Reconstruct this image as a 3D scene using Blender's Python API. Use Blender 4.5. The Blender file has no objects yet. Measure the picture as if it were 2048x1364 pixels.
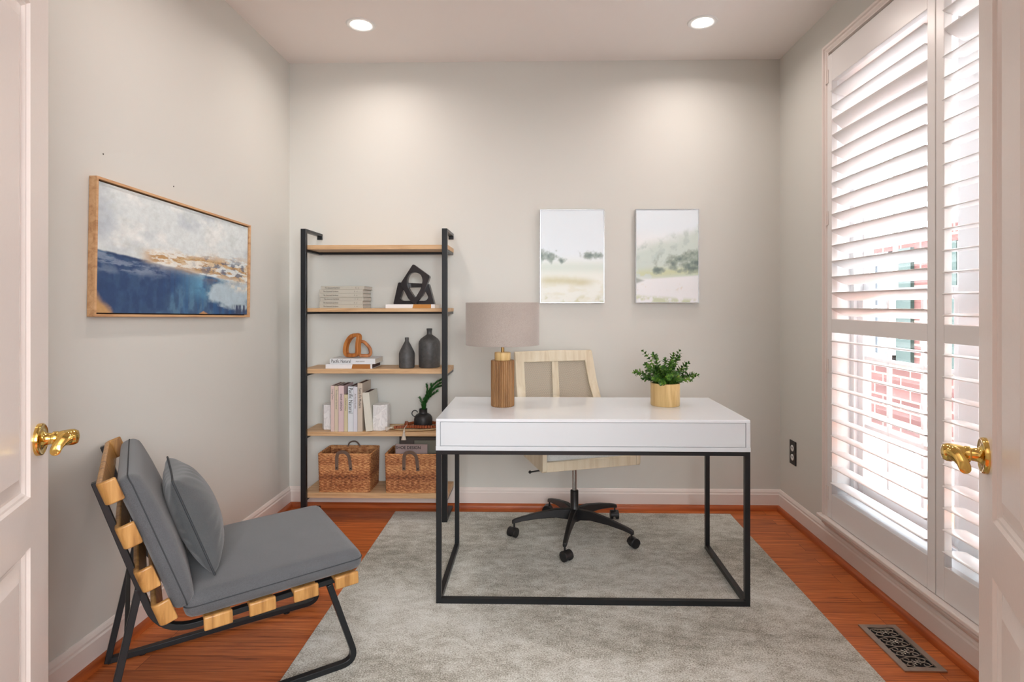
import bpy, bmesh, math, random
import numpy as np
from mathutils import Vector, Matrix

# ------------------------------------------------------------------ camera, world, sun, exposure
scene = bpy.context.scene
COL = scene.collection
F_PX, PSI, EYE = 1150.0, math.radians(1.21), 1.232
cam_data = bpy.data.cameras.new('camera')
cam = bpy.data.objects.new('camera', cam_data); COL.objects.link(cam)
cam_data.sensor_fit = 'HORIZONTAL'; cam_data.sensor_width = 36.0
cam_data.lens = 36.0 * F_PX / 2048.0
CX = 1072 - F_PX * math.tan(PSI)
cam_data.shift_x = (1024 - CX) / 2048.0
cam_data.shift_y = -(682 - 609) / 2048.0
cam.location = (0, 0, EYE); cam.rotation_euler = (math.pi / 2, 0, PSI)
cam_data.clip_start = 0.02
scene.camera = cam

world = bpy.data.worlds.new('sky'); scene.world = world; world.use_nodes = True
wn = world.node_tree; bg = wn.nodes['Background']
bg.inputs['Color'].default_value = (0.88, 0.94, 1.0, 1)
bg.inputs['Strength'].default_value = 11.0
sun_data = bpy.data.lights.new('sun', 'SUN'); sun_data.energy = 22.0; sun_data.angle = math.radians(1.5)
sun_data.color = (1, .99, .97)
sun = bpy.data.objects.new('sun', sun_data); COL.objects.link(sun)
sun.rotation_euler = Vector((.05, -.52, -.85)).to_track_quat('-Z', 'Y').to_euler()
scene.view_settings.view_transform = 'Standard'; scene.view_settings.look = 'None'
scene.view_settings.gamma = 1; scene.view_settings.exposure = 0.02
try: scene.view_settings.use_curve_mapping = False
except Exception: pass

# room: X_L .. X_R, back wall Y_B, ceiling Z_C
X_L, X_R, Y_B, Z_C = -1.51, 1.468, 3.49, 2.708
rnd = random.Random(7)

def area(name, loc, rot, size, power, color, size_y=None, spread=180):
    d = bpy.data.lights.new(name, 'AREA'); d.energy = power; d.color = color; d.size = size
    if size_y: d.shape = 'RECTANGLE'; d.size_y = size_y
    d.spread = math.radians(spread)
    o = bpy.data.objects.new(name, d); COL.objects.link(o); o.location = loc; o.rotation_euler = rot
    return o
# added area light behind the camera, fills the room and its left wall
area('fill_light', (0.75, -1.7, 1.75), (math.radians(88), 0, math.radians(14)), 2.0, 132, (.93, .965, 1), 1.5)

# ------------------------------------------------------------------ materials
def srgb(r, g, b):
    f = lambda c: (c / 255 / 12.92) if c / 255 <= .04045 else ((c / 255 + .055) / 1.055) ** 2.4
    return (f(r), f(g), f(b), 1)
class NT:
    def __init__(s, name):
        s.m = bpy.data.materials.new(name); s.m.use_nodes = True
        s.t = s.m.node_tree; s.b = s.t.nodes['Principled BSDF']
    def n(s, typ, **kw):
        x = s.t.nodes.new(typ)
        for k, v in kw.items():
            if k in x.inputs.keys() if isinstance(k, str) else False: x.inputs[k].default_value = v
            else: setattr(x, k, v)
        return x
    def l(s, a, b): s.t.links.new(a, b)
    def coord(s, scale=(1, 1, 1), kind='Object', rot=(0, 0, 0)):
        tc = s.n('ShaderNodeTexCoord'); mp = s.n('ShaderNodeMapping')
        mp.inputs['Scale'].default_value = scale; mp.inputs['Rotation'].default_value = rot
        s.l(tc.outputs[kind], mp.inputs['Vector']); return mp.outputs['Vector']
    def noise(s, vec, scale=5, detail=4, rough=.55, dist=0):
        x = s.n('ShaderNodeTexNoise'); x.inputs['Scale'].default_value = scale
        x.inputs['Detail'].default_value = detail; x.inputs['Roughness'].default_value = rough
        x.inputs['Distortion'].default_value = dist
        s.l(vec, x.inputs['Vector']); return x.outputs['Fac']
    def ramp(s, fac, stops):
        r = s.n('ShaderNodeValToRGB'); e = r.color_ramp.elements
        while len(e) < len(stops): e.new(.5)
        for i, (p, c) in enumerate(stops): e[i].position = p; e[i].color = c
        s.l(fac, r.inputs['Fac']); return r.outputs['Color']
    def bump(s, h, strength=.3, dist=.002):
        b = s.n('ShaderNodeBump'); b.inputs['Strength'].default_value = strength
        b.inputs['Distance'].default_value = dist
        s.l(h, b.inputs['Height']); s.l(b.outputs['Normal'], s.b.inputs['Normal'])
def plain(name, col, rough=.5, metal=0, spec=.5, coat=0, bump=None, var=None):
    t = NT(name); t.b.inputs['Base Color'].default_value = col
    t.b.inputs['Roughness'].default_value = rough; t.b.inputs['Metallic'].default_value = metal
    t.b.inputs['Specular IOR Level'].default_value = spec; t.b.inputs['Coat Weight'].default_value = coat
    v = t.coord()
    if var:
        f = t.noise(v, var[1], 5, .6)
        c2 = tuple(min(1, x * (1 + var[0])) for x in col[:3]) + (1,); c1 = tuple(x * (1 - var[0]) for x in col[:3]) + (1,)
        t.l(t.ramp(f, [(.3, c1), (.7, c2)]), t.b.inputs['Base Color'])
    if bump: t.bump(t.noise(v, bump[0], 3), bump[1], bump[2])
    return t.m
def wood(name, c1, c2, c3, axis='x', scale=1.0, rough=.5):
    t = NT(name); st = {'x': (1.2, 14, 14), 'y': (14, 1.2, 14), 'z': (14, 14, 1.2)}[axis]
    v = t.coord(tuple(a * scale for a in st))
    f = t.noise(v, 3.0, 6, .62, .6)
    t.l(t.ramp(f, [(.28, c1), (.5, c2), (.72, c3)]), t.b.inputs['Base Color'])
    t.b.inputs['Roughness'].default_value = rough; t.bump(f, .15, .001)
    return t.m
M = {}
M['wall'] = plain('wall_paint', srgb(218, 218, 212), .55, bump=(260, .04, .0006), spec=.35)
M['ceiling'] = plain('ceiling_paint', srgb(243, 237, 233), .7, bump=(260, .04, .0006))
M['trim'] = plain('trim_paint', srgb(236, 226, 220), .3, bump=(60, .03, .0006))
M['door'] = plain('door_paint', srgb(238, 230, 225), .25, bump=(90, .12, .0012))
M['shutter'] = plain('shutter_paint', srgb(236, 233, 232), .3)
M['vinyl'] = plain('white_vinyl', srgb(240, 242, 244), .35)
M['black'] = plain('black_metal', srgb(38, 41, 44), .35, .4)
M['blackdull'] = plain('black_plastic', srgb(26, 26, 28), .4)
M['brass'] = plain('polished_brass', srgb(224, 190, 108), .1, 1)
M['brass2'] = plain('aged_brass', srgb(170, 140, 90), .3, 1)
M['chrome'] = plain('chrome', srgb(190, 190, 192), .2, 1)
M['nickel'] = plain('brushed_nickel', srgb(186, 180, 170), .32, .85, var=(.1, 40))
M['dark'] = plain('dark_recess', srgb(14, 14, 15), .8)
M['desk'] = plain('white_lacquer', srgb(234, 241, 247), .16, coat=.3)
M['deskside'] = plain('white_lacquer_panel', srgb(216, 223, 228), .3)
M['white'] = plain('white_plastic', srgb(238, 238, 236), .4)
M['oak'] = wood('light_oak', srgb(178, 138, 98), srgb(205, 168, 126), srgb(222, 188, 146), 'x')
M['oakframe'] = wood('oak_frame', srgb(176, 124, 82), srgb(212, 166, 120), srgb(226, 186, 140), 'y')
M['acacia'] = wood('acacia', srgb(124, 82, 40), srgb(184, 136, 76), srgb(208, 162, 100), 'z', .9, .35)
M['ash'] = wood('pale_ash', srgb(214, 198, 168), srgb(230, 218, 192), srgb(238, 228, 206), 'z', .8, .4)
M['bamboo'] = wood('mango_wood', srgb(196, 158, 98), srgb(226, 194, 134), srgb(240, 214, 160), 'z', .6, .4)
M['lampwood'] = wood('reeded_wood', srgb(104, 72, 40), srgb(144, 104, 62), srgb(168, 128, 82), 'z', 1, .45)
M['teak'] = wood('teak_sculpture', srgb(140, 76, 26), srgb(186, 114, 52), srgb(206, 138, 70), 'z', 1, .4)
M['shoe'] = wood('stained_shoe_moulding', srgb(140, 62, 22), srgb(176, 88, 38), srgb(196, 104, 50), 'x', .6, .35)
M['shoe_y'] = wood('stained_shoe_moulding_side', srgb(140, 62, 22), srgb(176, 88, 38), srgb(196, 104, 50), 'y', .6, .35)
M['bead'] = wood('red_bead_wood', srgb(110, 46, 18), srgb(150, 74, 34), srgb(168, 90, 46), 'x', 2, .5)
M['page'] = plain('book_pages', srgb(226, 220, 210), .8, var=(.08, 90))
M['pagedark'] = plain('dark_book_pages', srgb(92, 70, 66), .8, var=(.15, 90))
M['ink'] = plain('dark_ink', srgb(52, 48, 46), .7)
M['inkgrey'] = plain('grey_ink', srgb(128, 122, 114), .7)
M['tassel'] = plain('tassel_cotton', srgb(196, 186, 172), .9)
M['leather'] = plain('grey_leather', srgb(104, 84, 72), .55, var=(.15, 50))
M['ceramic'] = plain('charcoal_ceramic', srgb(72, 72, 72), .5, var=(.28, 60), bump=(120, .3, .002))
M['matteblack'] = plain('black_ceramic', srgb(34, 34, 36), .45, bump=(90, .1, .002))
M['blackgloss'] = plain('black_resin', srgb(36, 33, 36), .22)
M['soil'] = plain('soil', srgb(40, 32, 24), .95)
M['needle'] = plain('needle_green', srgb(50, 108, 48), .5, var=(.4, 60))

def floor_mat():
    t = NT('pine_floor'); tc = t.n('ShaderNodeTexCoord')
    br = t.n('ShaderNodeTexBrick'); br.offset = .37
    br.inputs['Scale'].default_value = 1; br.inputs['Brick Width'].default_value = 1.35
    br.inputs['Row Height'].default_value = .083; br.inputs['Mortar Size'].default_value = .0009
    br.inputs['Mortar Smooth'].default_value = .3
    br.inputs['Color1'].default_value = (0, 0, 0, 1); br.inputs['Color2'].default_value = (1, 1, 1, 1)
    br.inputs['Mortar'].default_value = (.5, .5, .5, 1)
    t.l(tc.outputs['Object'], br.inputs['Vector'])
    sep = t.n('ShaderNodeSeparateColor'); t.l(br.outputs['Color'], sep.inputs['Color'])
    # shift grain per plank
    mul = t.n('ShaderNodeMath', operation='MULTIPLY'); mul.inputs[1].default_value = 37
    t.l(sep.outputs['Red'], mul.inputs[0])
    cmb = t.n('ShaderNodeCombineXYZ'); t.l(mul.outputs[0], cmb.inputs['X']); t.l(mul.outputs[0], cmb.inputs['Z'])
    add = t.n('ShaderNodeVectorMath', operation='ADD'); t.l(tc.outputs['Object'], add.inputs[0]); t.l(cmb.outputs[0], add.inputs[1])
    mp = t.n('ShaderNodeMapping'); mp.inputs['Scale'].default_value = (1.3, 30, 1); t.l(add.outputs[0], mp.inputs['Vector'])
    g = t.noise(mp.outputs['Vector'], 2.6, 8, .62, 1.1)
    grain = t.ramp(g, [(.30, srgb(122, 56, 26)), (.42, srgb(180, 94, 46)), (.58, srgb(206, 116, 60)), (.74, srgb(220, 134, 76))])
    tone = t.ramp(sep.outputs['Red'], [(0, (.78, .74, .7, 1)), (.5, (.95, .95, .95, 1)), (1, (1.08, 1.1, 1.12, 1))])
    mx = t.n('ShaderNodeMix', data_type='RGBA', blend_type='MULTIPLY'); mx.inputs['Factor'].default_value = 1
    t.l(grain, mx.inputs[6]); t.l(tone, mx.inputs[7])
    m2 = t.n('ShaderNodeMix', data_type='RGBA'); t.l(br.outputs['Fac'], m2.inputs['Factor'])
    t.l(mx.outputs[2], m2.inputs[6]); m2.inputs[7].default_value = srgb(70, 26, 8)
    t.l(m2.outputs[2], t.b.inputs['Base Color'])
    t.b.inputs['Roughness'].default_value = .34; t.b.inputs['Specular IOR Level'].default_value = .35; t.bump(g, .06, .001)
    return t.m
M['floor'] = floor_mat()

def rug_mat():
    t = NT('rug_pile'); v = t.coord((1.6, 2.6, 1))
    a = t.noise(v, 7, 12, .8, .2); b = t.noise(t.coord((1, 1.6, 1)), 170, 3, .75); d = t.noise(t.coord((1, 1.4, 1)), 1.3, 3, .5)
    m = t.n('ShaderNodeMath', operation='MULTIPLY_ADD'); t.l(b, m.inputs[0]); m.inputs[1].default_value = 1.5; t.l(a, m.inputs[2])
    m2 = t.n('ShaderNodeMath', operation='MULTIPLY_ADD'); t.l(d, m2.inputs[0]); m2.inputs[1].default_value = .7; t.l(m.outputs[0], m2.inputs[2])
    sc_ = t.n('ShaderNodeMath', operation='MULTIPLY'); t.l(m2.outputs[0], sc_.inputs[0]); sc_.inputs[1].default_value = .3125
    c = t.ramp(sc_.outputs[0], [(.43, srgb(122, 118, 102)), (.50, srgb(197, 196, 184)), (.565, srgb(234, 236, 230))])
    t.l(c, t.b.inputs['Base Color']); t.b.inputs['Roughness'].default_value = .95
    t.b.inputs['Sheen Weight'].default_value = .25; t.bump(m.outputs[0], .6, .006); return t.m
M['rug'] = rug_mat()
def fabric_mat(name, c1, c2, s=900, w=.55):
    t = NT(name); v = t.coord(); mp = t.coord((1, 1, 1))
    a = t.noise(t.coord((s * .35, s, s * .35)), 1, 1, .5); b = t.noise(t.coord((s, s * .35, s)), 1, 1, .5)
    n = t.noise(v, 9, 5, .6)
    m = t.n('ShaderNodeMath', operation='ADD'); t.l(a, m.inputs[0]); t.l(b, m.inputs[1])
    m2 = t.n('ShaderNodeMath', operation='MULTIPLY_ADD'); t.l(n, m2.inputs[0]); m2.inputs[1].default_value = .25; t.l(m.outputs[0], m2.inputs[2])
    m3 = t.n('ShaderNodeMath', operation='MULTIPLY'); t.l(m2.outputs[0], m3.inputs[0]); m3.inputs[1].default_value = .8
    t.l(t.ramp(m3.outputs[0], [(.72, c1), (1.0, c2)]), t.b.inputs['Base Color'])
    t.b.inputs['Roughness'].default_value = .9; t.b.inputs['Sheen Weight'].default_value = .3
    t.bump(m.outputs[0], w, .0012); return t.m
M['greyfab'] = fabric_mat('grey_upholstery', srgb(66, 69, 72), srgb(98, 101, 105), 2200, .35)
M['pillow'] = fabric_mat('pillow_cotton', srgb(64, 67, 69), srgb(88, 92, 94), 2000, .2)
M['seam'] = plain('dark_piping', srgb(56, 60, 64), .8)
M['linen'] = fabric_mat('linen_shade', srgb(146, 137, 129), srgb(178, 169, 161), 1600, .12)
M['cushion'] = fabric_mat('pale_cushion', srgb(212, 218, 218), srgb(232, 236, 236), 700, .3)
def mesh_mat():
    t = NT('chair_mesh'); t.b.inputs['Base Color'].default_value = srgb(204, 192, 172); t.b.inputs['Roughness'].default_value = .7
    tr = t.n('ShaderNodeBsdfTransparent'); mx = t.n('ShaderNodeMixShader')
    out = t.t.nodes['Material Output']
    c = t.n('ShaderNodeTexChecker'); c.inputs['Scale'].default_value = 260
    t.l(t.coord(), c.inputs['Vector'])
    r = t.n('ShaderNodeMath', operation='MULTIPLY_ADD'); t.l(c.outputs['Fac'], r.inputs[0]); r.inputs[1].default_value = -.45; r.inputs[2].default_value = .95
    t.l(r.outputs[0], mx.inputs[0]); t.l(tr.outputs[0], mx.inputs[1]); t.l(t.b.outputs[0], mx.inputs[2]); t.l(mx.outputs[0], out.inputs['Surface'])
    return t.m
M['mesh'] = mesh_mat()
def marble():
    t = NT('white_marble'); v = t.coord((1, 1, .6)); n = t.noise(v, 30, 6, .6, .7)
    t.l(t.ramp(n, [(.36, srgb(236, 235, 235)), (.5, srgb(216, 215, 216)), (.54, srgb(236, 235, 235)), (.8, srgb(230, 229, 229))]), t.b.inputs['Base Color'])
    t.b.inputs['Roughness'].default_value = .25; return t.m
M['marble'] = marble()
def basket_mat():
    t = NT('woven_rattan'); a = t.noise(t.coord((60, 60, 190)), 1, 3, .6); b = t.noise(t.coord((2, 2, 16)), 1, 2, .4)
    m = t.n('ShaderNodeMath', operation='MULTIPLY_ADD'); t.l(b, m.inputs[0]); m.inputs[1].default_value = .7; t.l(a, m.inputs[2])
    t.l(t.ramp(m.outputs[0], [(.62, srgb(98, 52, 28)), (.82, srgb(164, 102, 60)), (1.0, srgb(214, 158, 104))]), t.b.inputs['Base Color'])
    t.b.inputs['Roughness'].default_value = .6; t.bump(a, .3, .002); return t.m
M['rattan'] = basket_mat()
def brick_mat():
    t = NT('brick'); br = t.n('ShaderNodeTexBrick'); br.inputs['Scale'].default_value = 1
    br.inputs['Brick Width'].default_value = .42; br.inputs['Row Height'].default_value = .16; br.inputs['Mortar Size'].default_value = .014
    br.inputs['Color1'].default_value = srgb(84, 50, 46); br.inputs['Color2'].default_value = srgb(96, 60, 55); br.inputs['Mortar'].default_value = srgb(142, 130, 112)
    t.l(t.coord(rot=(0, math.pi / 2, math.pi / 2)), br.inputs['Vector'])
    t.l(br.outputs['Color'], t.b.inputs['Base Color']); t.b.inputs['Roughness'].default_value = .9; return t.m
def glass():
    t = NT('window_glass'); g = t.n('ShaderNodeBsdfGlossy'); g.inputs['Roughness'].default_value = .02
    tr = t.n('ShaderNodeBsdfTransparent'); mx = t.n('ShaderNodeMixShader'); mx.inputs[0].default_value = .06
    t.l(tr.outputs[0], mx.inputs[1]); t.l(g.outputs[0], mx.inputs[2]); t.l(mx.outputs[0], t.t.nodes['Material Output'].inputs['Surface']); return t.m
M['glass'] = glass()
def emit(name, col, s):
    t = NT(name); t.b.inputs['Base Color'].default_value = col
    t.b.inputs['Emission Color'].default_value = col; t.b.inputs['Emission Strength'].default_value = s; return t.m
M['bulb'] = emit('lit_bulb', (1, .95, .9, 1), 14)
def vcol(name, rough=.75):
    t = NT(name); a = t.n('ShaderNodeAttribute', attribute_name='paint'); t.l(a.outputs['Color'], t.b.inputs['Base Color'])
    t.b.inputs['Roughness'].default_value = rough; return t.m
M['canvas'] = vcol('painted_canvas'); M['print'] = vcol('art_print', .5)
def leaf_mat():
    t = NT('boxwood_leaf'); n = t.noise(t.coord(), 45, 3, .6)
    t.l(t.ramp(n, [(.35, srgb(28, 66, 16)), (.52, srgb(62, 112, 30)), (.7, srgb(136, 178, 62))]), t.b.inputs['Base Color'])
    t.b.inputs['Roughness'].default_value = .4; return t.m
M['leaf'] = leaf_mat()
_bk = {}
def cover(r, g, b):
    k = (r, g, b)
    if k not in _bk: _bk[k] = plain('book_cover', srgb(r, g, b), .5, var=(.02, 30))
    return _bk[k]

# ------------------------------------------------------------------ mesh helpers
class MB:
    def __init__(s): s.v = []; s.f = []
    def add(s, vs, fs):
        k = len(s.v); s.v += [tuple(x) for x in vs]; s.f += [tuple(i + k for i in f) for f in fs]; return s
    def box(s, x0, x1, y0, y1, z0, z1):
        return s.add([(x, y, z) for z in (z0, z1) for x, y in ((x0, y0), (x1, y0), (x1, y1), (x0, y1))],
                     [(0, 3, 2, 1), (4, 5, 6, 7), (0, 1, 5, 4), (1, 2, 6, 5), (2, 3, 7, 6), (3, 0, 4, 7)])
    def obox(s, c, ax, h):  # oriented box: centre, three axes, half sizes
        c = Vector(c); ax = [Vector(a).normalized() for a in ax]
        vs = [c + ax[0] * (i * h[0]) + ax[1] * (j * h[1]) + ax[2] * (k * h[2]) for k in (-1, 1) for i, j in ((-1, -1), (1, -1), (1, 1), (-1, 1))]
        return s.add(vs, [(0, 3, 2, 1), (4, 5, 6, 7), (0, 1, 5, 4), (1, 2, 6, 5), (2, 3, 7, 6), (3, 0, 4, 7)])
    def lathe(s, prof, c=(0, 0, 0), n=32, axis=None, caps=True):
        c = Vector(c); A = Vector(axis or (0, 0, 1)).normalized()
        u = A.orthogonal().normalized(); w = A.cross(u)
        vs = [c + A * z + (u * math.cos(2 * math.pi * i / n) + w * math.sin(2 * math.pi * i / n)) * r for r, z in prof for i in range(n)]
        fs = [(j * n + i, j * n + (i + 1) % n, (j + 1) * n + (i + 1) % n, (j + 1) * n + i) for j in range(len(prof) - 1) for i in range(n)]
        if caps: fs += [tuple(range(n))[::-1], tuple((len(prof) - 1) * n + i for i in range(n))]
        return s.add(vs, fs)
    def cyl(s, p0, p1, r, n=16, r1=None):
        p0 = Vector(p0); p1 = Vector(p1); return s.lathe([(r, 0), (r if r1 is None else r1, (p1 - p0).length)], p0, n, p1 - p0)
    def tube(s, pts, r, n=8, closed=False, up=None, rect=None):
        # sweep of a circle (r) or a rectangle rect=(half along up-ish, half across)
        P = [Vector(p) for p in pts]; N = len(P); rr = r if isinstance(r, (list, tuple)) else [r] * N
        if rect:
            prof = [(-1, -1), (1, -1), (1, 1), (-1, 1)]; n = 4
        rings = []; upv = Vector(up) if up else None; prevu = None
        for i in range(N):
            a = P[(i - 1) % N] if closed or i else P[0]; b = P[(i + 1) % N] if closed or i < N - 1 else P[-1]
            t = (b - a).normalized()
            if upv is not None: u = (upv - t * upv.dot(t)).normalized()
            elif prevu is None: u = t.orthogonal().normalized()
            else: u = (prevu - t * prevu.dot(t)).normalized()
            prevu = u; w = t.cross(u)
            k = 1.0
            if (closed or 0 < i < N - 1):
                d1 = (P[i] - a).normalized(); k = 1 / max(.5, abs(d1.dot(t)))
            if rect:
                # mitre applies across the bend; approximate on w when up is the bend axis
                rings.append([P[i] + u * (x * rect[0]) + w * (y * rect[1] * (k if up else 1)) for x, y in prof])
            else:
                rings.append([P[i] + (u * math.cos(2 * math.pi * j / n) + w * math.sin(2 * math.pi * j / n)) * rr[i] for j in range(n)])
        vs = [v for r_ in rings for v in r_]; fs = []
        for i in range(N if closed else N - 1):
            i2 = (i + 1) % N
            for j in range(n): fs.append((i * n + j, i * n + (j + 1) % n, i2 * n + (j + 1) % n, i2 * n + j))
        if not closed: fs += [tuple(range(n))[::-1], tuple((N - 1) * n + j for j in range(n))]
        return s.add(vs, fs)
    def prism(s, poly, a, b, fn):  # poly in 2-D, extruded between a and b; fn(x, y, t) -> 3-D
        n = len(poly); vs = [fn(x, y, a) for x, y in poly] + [fn(x, y, b) for x, y in poly]
        return s.add(vs, [tuple(range(n))[::-1], tuple(range(n, 2 * n))] + [(i, (i + 1) % n, n + (i + 1) % n, n + i) for i in range(n)])
    def ball(s, c, r, n=12, m=8, sc=(1, 1, 1)):
        prof = [(max(1e-4, math.sin(math.pi * i / m)) * r, -math.cos(math.pi * i / m) * r) for i in range(m + 1)]
        k = len(s.v); s.lathe(prof, (0, 0, 0), n)
        for i in range(k, len(s.v)):
            x, y, z = s.v[i]; s.v[i] = (c[0] + x * sc[0], c[1] + y * sc[1], c[2] + z * sc[2])
        return s
    def build(s, name, mat, parent=None, origin=None, bevel=0, seg=2, smooth=False, subsurf=0, auto=True):
        o_ = Vector((0, 0, 0)); p = parent
        if parent is not None:
            while p is not None: o_ += p.location; p = p.parent
        elif origin is not None: o_ = Vector(origin)
        me = bpy.data.meshes.new(name); me.from_pydata([tuple(Vector(v) - o_) for v in s.v], [], s.f); me.update()
        bm = bmesh.new(); bm.from_mesh(me); bmesh.ops.recalc_face_normals(bm, faces=bm.faces); bm.to_mesh(me); bm.free()
        o = bpy.data.objects.new(name, me); COL.objects.link(o)
        if parent is not None: o.parent = parent
        else: o.location = o_
        me.materials.append(mat)
        if bevel:
            b = o.modifiers.new('bevel', 'BEVEL'); b.width = bevel; b.segments = seg; b.limit_method = 'ANGLE'; b.angle_limit = math.radians(35)
            b.harden_normals = False
        if subsurf:
            q = o.modifiers.new('sub', 'SUBSURF'); q.levels = subsurf; q.render_levels = subsurf
        if smooth:
            me.shade_smooth()
            if auto:
                try: me.set_sharp_from_angle(angle=math.radians(40))
                except Exception: pass
        return o
def tag(o, label, cat, group=None, kind=None):
    if label: o['label'] = label
    if cat: o['category'] = cat
    if group: o['group'] = group
    if kind: o['kind'] = kind
    return o
def thing(name, label, cat, loc, group=None):
    o = bpy.data.objects.new(name, None); COL.objects.link(o); o.location = loc; o.empty_display_size = .05
    return tag(o, label, cat, group)
def structure(o, label=None):
    o['kind'] = 'structure'
    if label: o['label'] = label
    return o
def plate(splines, depth, fn, name, mat, parent, bevel=0):
    # filled 2-D outline with holes, extruded, mapped to 3-D by fn(x, y, z)
    cu = bpy.data.curves.new('tmp', 'CURVE'); cu.dimensions = '2D'; cu.fill_mode = 'BOTH'; cu.extrude = depth / 2; cu.bevel_depth = bevel
    for pts in splines:
        sp = cu.splines.new('POLY'); sp.points.add(len(pts) - 1); sp.use_cyclic_u = True
        for p, q in zip(sp.points, pts): p.co = (q[0], q[1], 0, 1)
    ob = bpy.data.objects.new('tmp', cu); me = bpy.data.meshes.new_from_object(ob)
    b = MB(); b.add([fn(*v.co) for v in me.vertices], [tuple(f.vertices) for f in me.polygons])
    bpy.data.objects.remove(ob); bpy.data.curves.remove(cu); bpy.data.meshes.remove(me)
    return b.build(name, mat, parent)
def text(txt, size, fn, mat, parent, name='title', squeeze=1.0, align='LEFT', bold=0.0):
    cu = bpy.data.curves.new('tmp', 'FONT'); cu.body = txt; cu.size = size; cu.extrude = .0004; cu.resolution_u = 3
    cu.align_x = align; cu.align_y = 'CENTER'; cu.offset = bold
    ob = bpy.data.objects.new('tmp', cu); me = bpy.data.meshes.new_from_object(ob)
    b = MB(); b.add([fn(v.co.x * squeeze, v.co.y, v.co.z) for v in me.vertices], [tuple(f.vertices) for f in me.polygons])
    bpy.data.objects.remove(ob); bpy.data.curves.remove(cu); bpy.data.meshes.remove(me)
    return b.build(name, mat, parent)
def rounded(poly, r, n=5):
    out = []; N = len(poly)
    for i in range(N):
        p = Vector(poly[i]); a = (Vector(poly[i - 1]) - p); b = (Vector(poly[(i + 1) % N]) - p)
        rr = min(r, a.length * .45, b.length * .45); a = p + a.normalized() * rr; b = p + b.normalized() * rr
        for k in range(n + 1):
            t = k / n; q = a * (1 - t) ** 2 + p * 2 * t * (1 - t) + b * t * t; out.append((q.x, q.y) if len(q) == 2 else tuple(q))
    return out
def roundpath(pts, r, n=6, closed=False):
    out = []; N = len(pts)
    for i in range(N):
        p = Vector(pts[i])
        if not closed and i in (0, N - 1): out.append(p); continue
        a = Vector(pts[i - 1]) - p; b = Vector(pts[(i + 1) % N]) - p
        rr = min(r, a.length * .48, b.length * .48); a = p + a.normalized() * rr; b = p + b.normalized() * rr
        for k in range(n + 1):
            t = k / n; out.append(a * (1 - t) ** 2 + p * 2 * t * (1 - t) + b * t * t)
    return out

# ------------------------------------------------------------------ the room
structure(MB().box(-3.2, 3.0, -2.2, Y_B + .1, -.05, 0).build('floor', M['floor']))
structure(MB().box(X_L - .15, X_R + .2, -.6, Y_B + .15, Z_C, Z_C + .12).build('ceiling', M['ceiling']))
structure(MB().box(X_L - .15, X_R + .2, Y_B, Y_B + .15, 0, Z_C).build('wall_back', M['wall']))
wl = structure(MB().box(X_L - .15, X_L, .55, Y_B, 0, Z_C).build('wall_left', M['wall']))
hb = MB()
for y, z in ((1.975, 1.757), (2.365, 1.724)): hb.cyl((X_L - .002, y, z), (X_L + .0006, y, z), .0028, 8)
hb.build('nail_hole', M['dark'], wl)
# right wall with the window opening  Y 1.33..2.86, Z .29..2.35
WY0, WY1, WZ0, WZ1 = 1.31, 2.865, .29, 2.345
TW = .16
b = MB(); b.box(X_R, X_R + TW, .55, WY0, 0, Z_C).box(X_R, X_R + TW, WY1, Y_B, 0, Z_C).box(X_R, X_R + TW, WY0, WY1, 0, WZ0).box(X_R, X_R + TW, WY0, WY1, WZ1, Z_C)
structure(b.build('wall_right', M['wall']))
# unseen hall shell open to the doorway, added to keep sky light out
structure(MB().box(-3.3, -3.2, -2.3, .55, 0, Z_C).build('wall_lightblock_left', M['wall']))
structure(MB().box(3.0, 3.1, -2.3, .55, 0, Z_C).build('wall_lightblock_right', M['wall']))
structure(MB().box(-3.3, 3.1, -2.3, -2.2, 0, Z_C).build('wall_lightblock_back', M['wall']))
structure(MB().box(-3.3, X_L - .15, .55, .66, 0, Z_C).box(X_R + .2, 3.1, .55, .66, 0, Z_C).build('wall_lightblock_front', M['wall']))
structure(MB().box(-3.3, 3.1, -2.3, -.6, Z_C, Z_C + .12).box(-3.3, X_L - .15, -.6, .66, Z_C, Z_C + .12).box(X_R + .2, 3.1, -.6, .66, Z_C, Z_C + .12).build('ceiling_lightblock', M['ceiling']))
# front wall with the double doorway (behind / beside the camera)
DX0, DX1, DZ = -.905, .70, 2.06
b = MB(); b.box(X_L - .15, DX0, .55, .66, 0, Z_C).box(DX1, X_R + .2, .55, .66, 0, Z_C).box(DX0, DX1, .55, .66, DZ, Z_C)
structure(b.build('wall_front', M['wall']))
b = MB()
for x0, x1 in ((DX0 - .07, DX0 + .012), (DX1 - .012, DX1 + .07)): b.box(x0, x1, .535, .675, 0, DZ + .07)
b.box(DX0 - .07, DX1 + .07, .535, .675, DZ - .012, DZ + .07)
structure(b.build('trim_1', M['trim'], bevel=.004))
# baseboards: profile extruded
BB = [(0, 0), (.016, 0), (.016, .092), (.012, .098), (.012, .106), (.007, .116), (.003, .121), (0, .121)]
SH = [(.0, 0)] + [(.016 + .018 * math.sin(a), .031 * math.cos(a) if a < 1.57 else 0) for a in (0, .4, .8, 1.2, 1.5708)]
SH = [(0, 0), (.034, 0), (.033, .012), (.029, .022), (.023, .028), (.016, .03), (0, .03)]
structure(MB().prism(BB, X_L, X_R, lambda x, y, t: (t, Y_B - x, y)).build('baseboard_back', M['trim']))
structure(MB().prism(BB, .66, Y_B, lambda x, y, t: (X_L + x, t, y)).build('baseboard_left', M['trim']))
structure(MB().prism(BB, .66, Y_B, lambda x, y, t: (X_R - x, t, y)).build('baseboard_right', M['trim']))
structure(MB().prism(SH, X_L, X_R, lambda x, y, t: (t, Y_B - x, y)).build('trim_2', M['shoe'], smooth=True))
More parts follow.
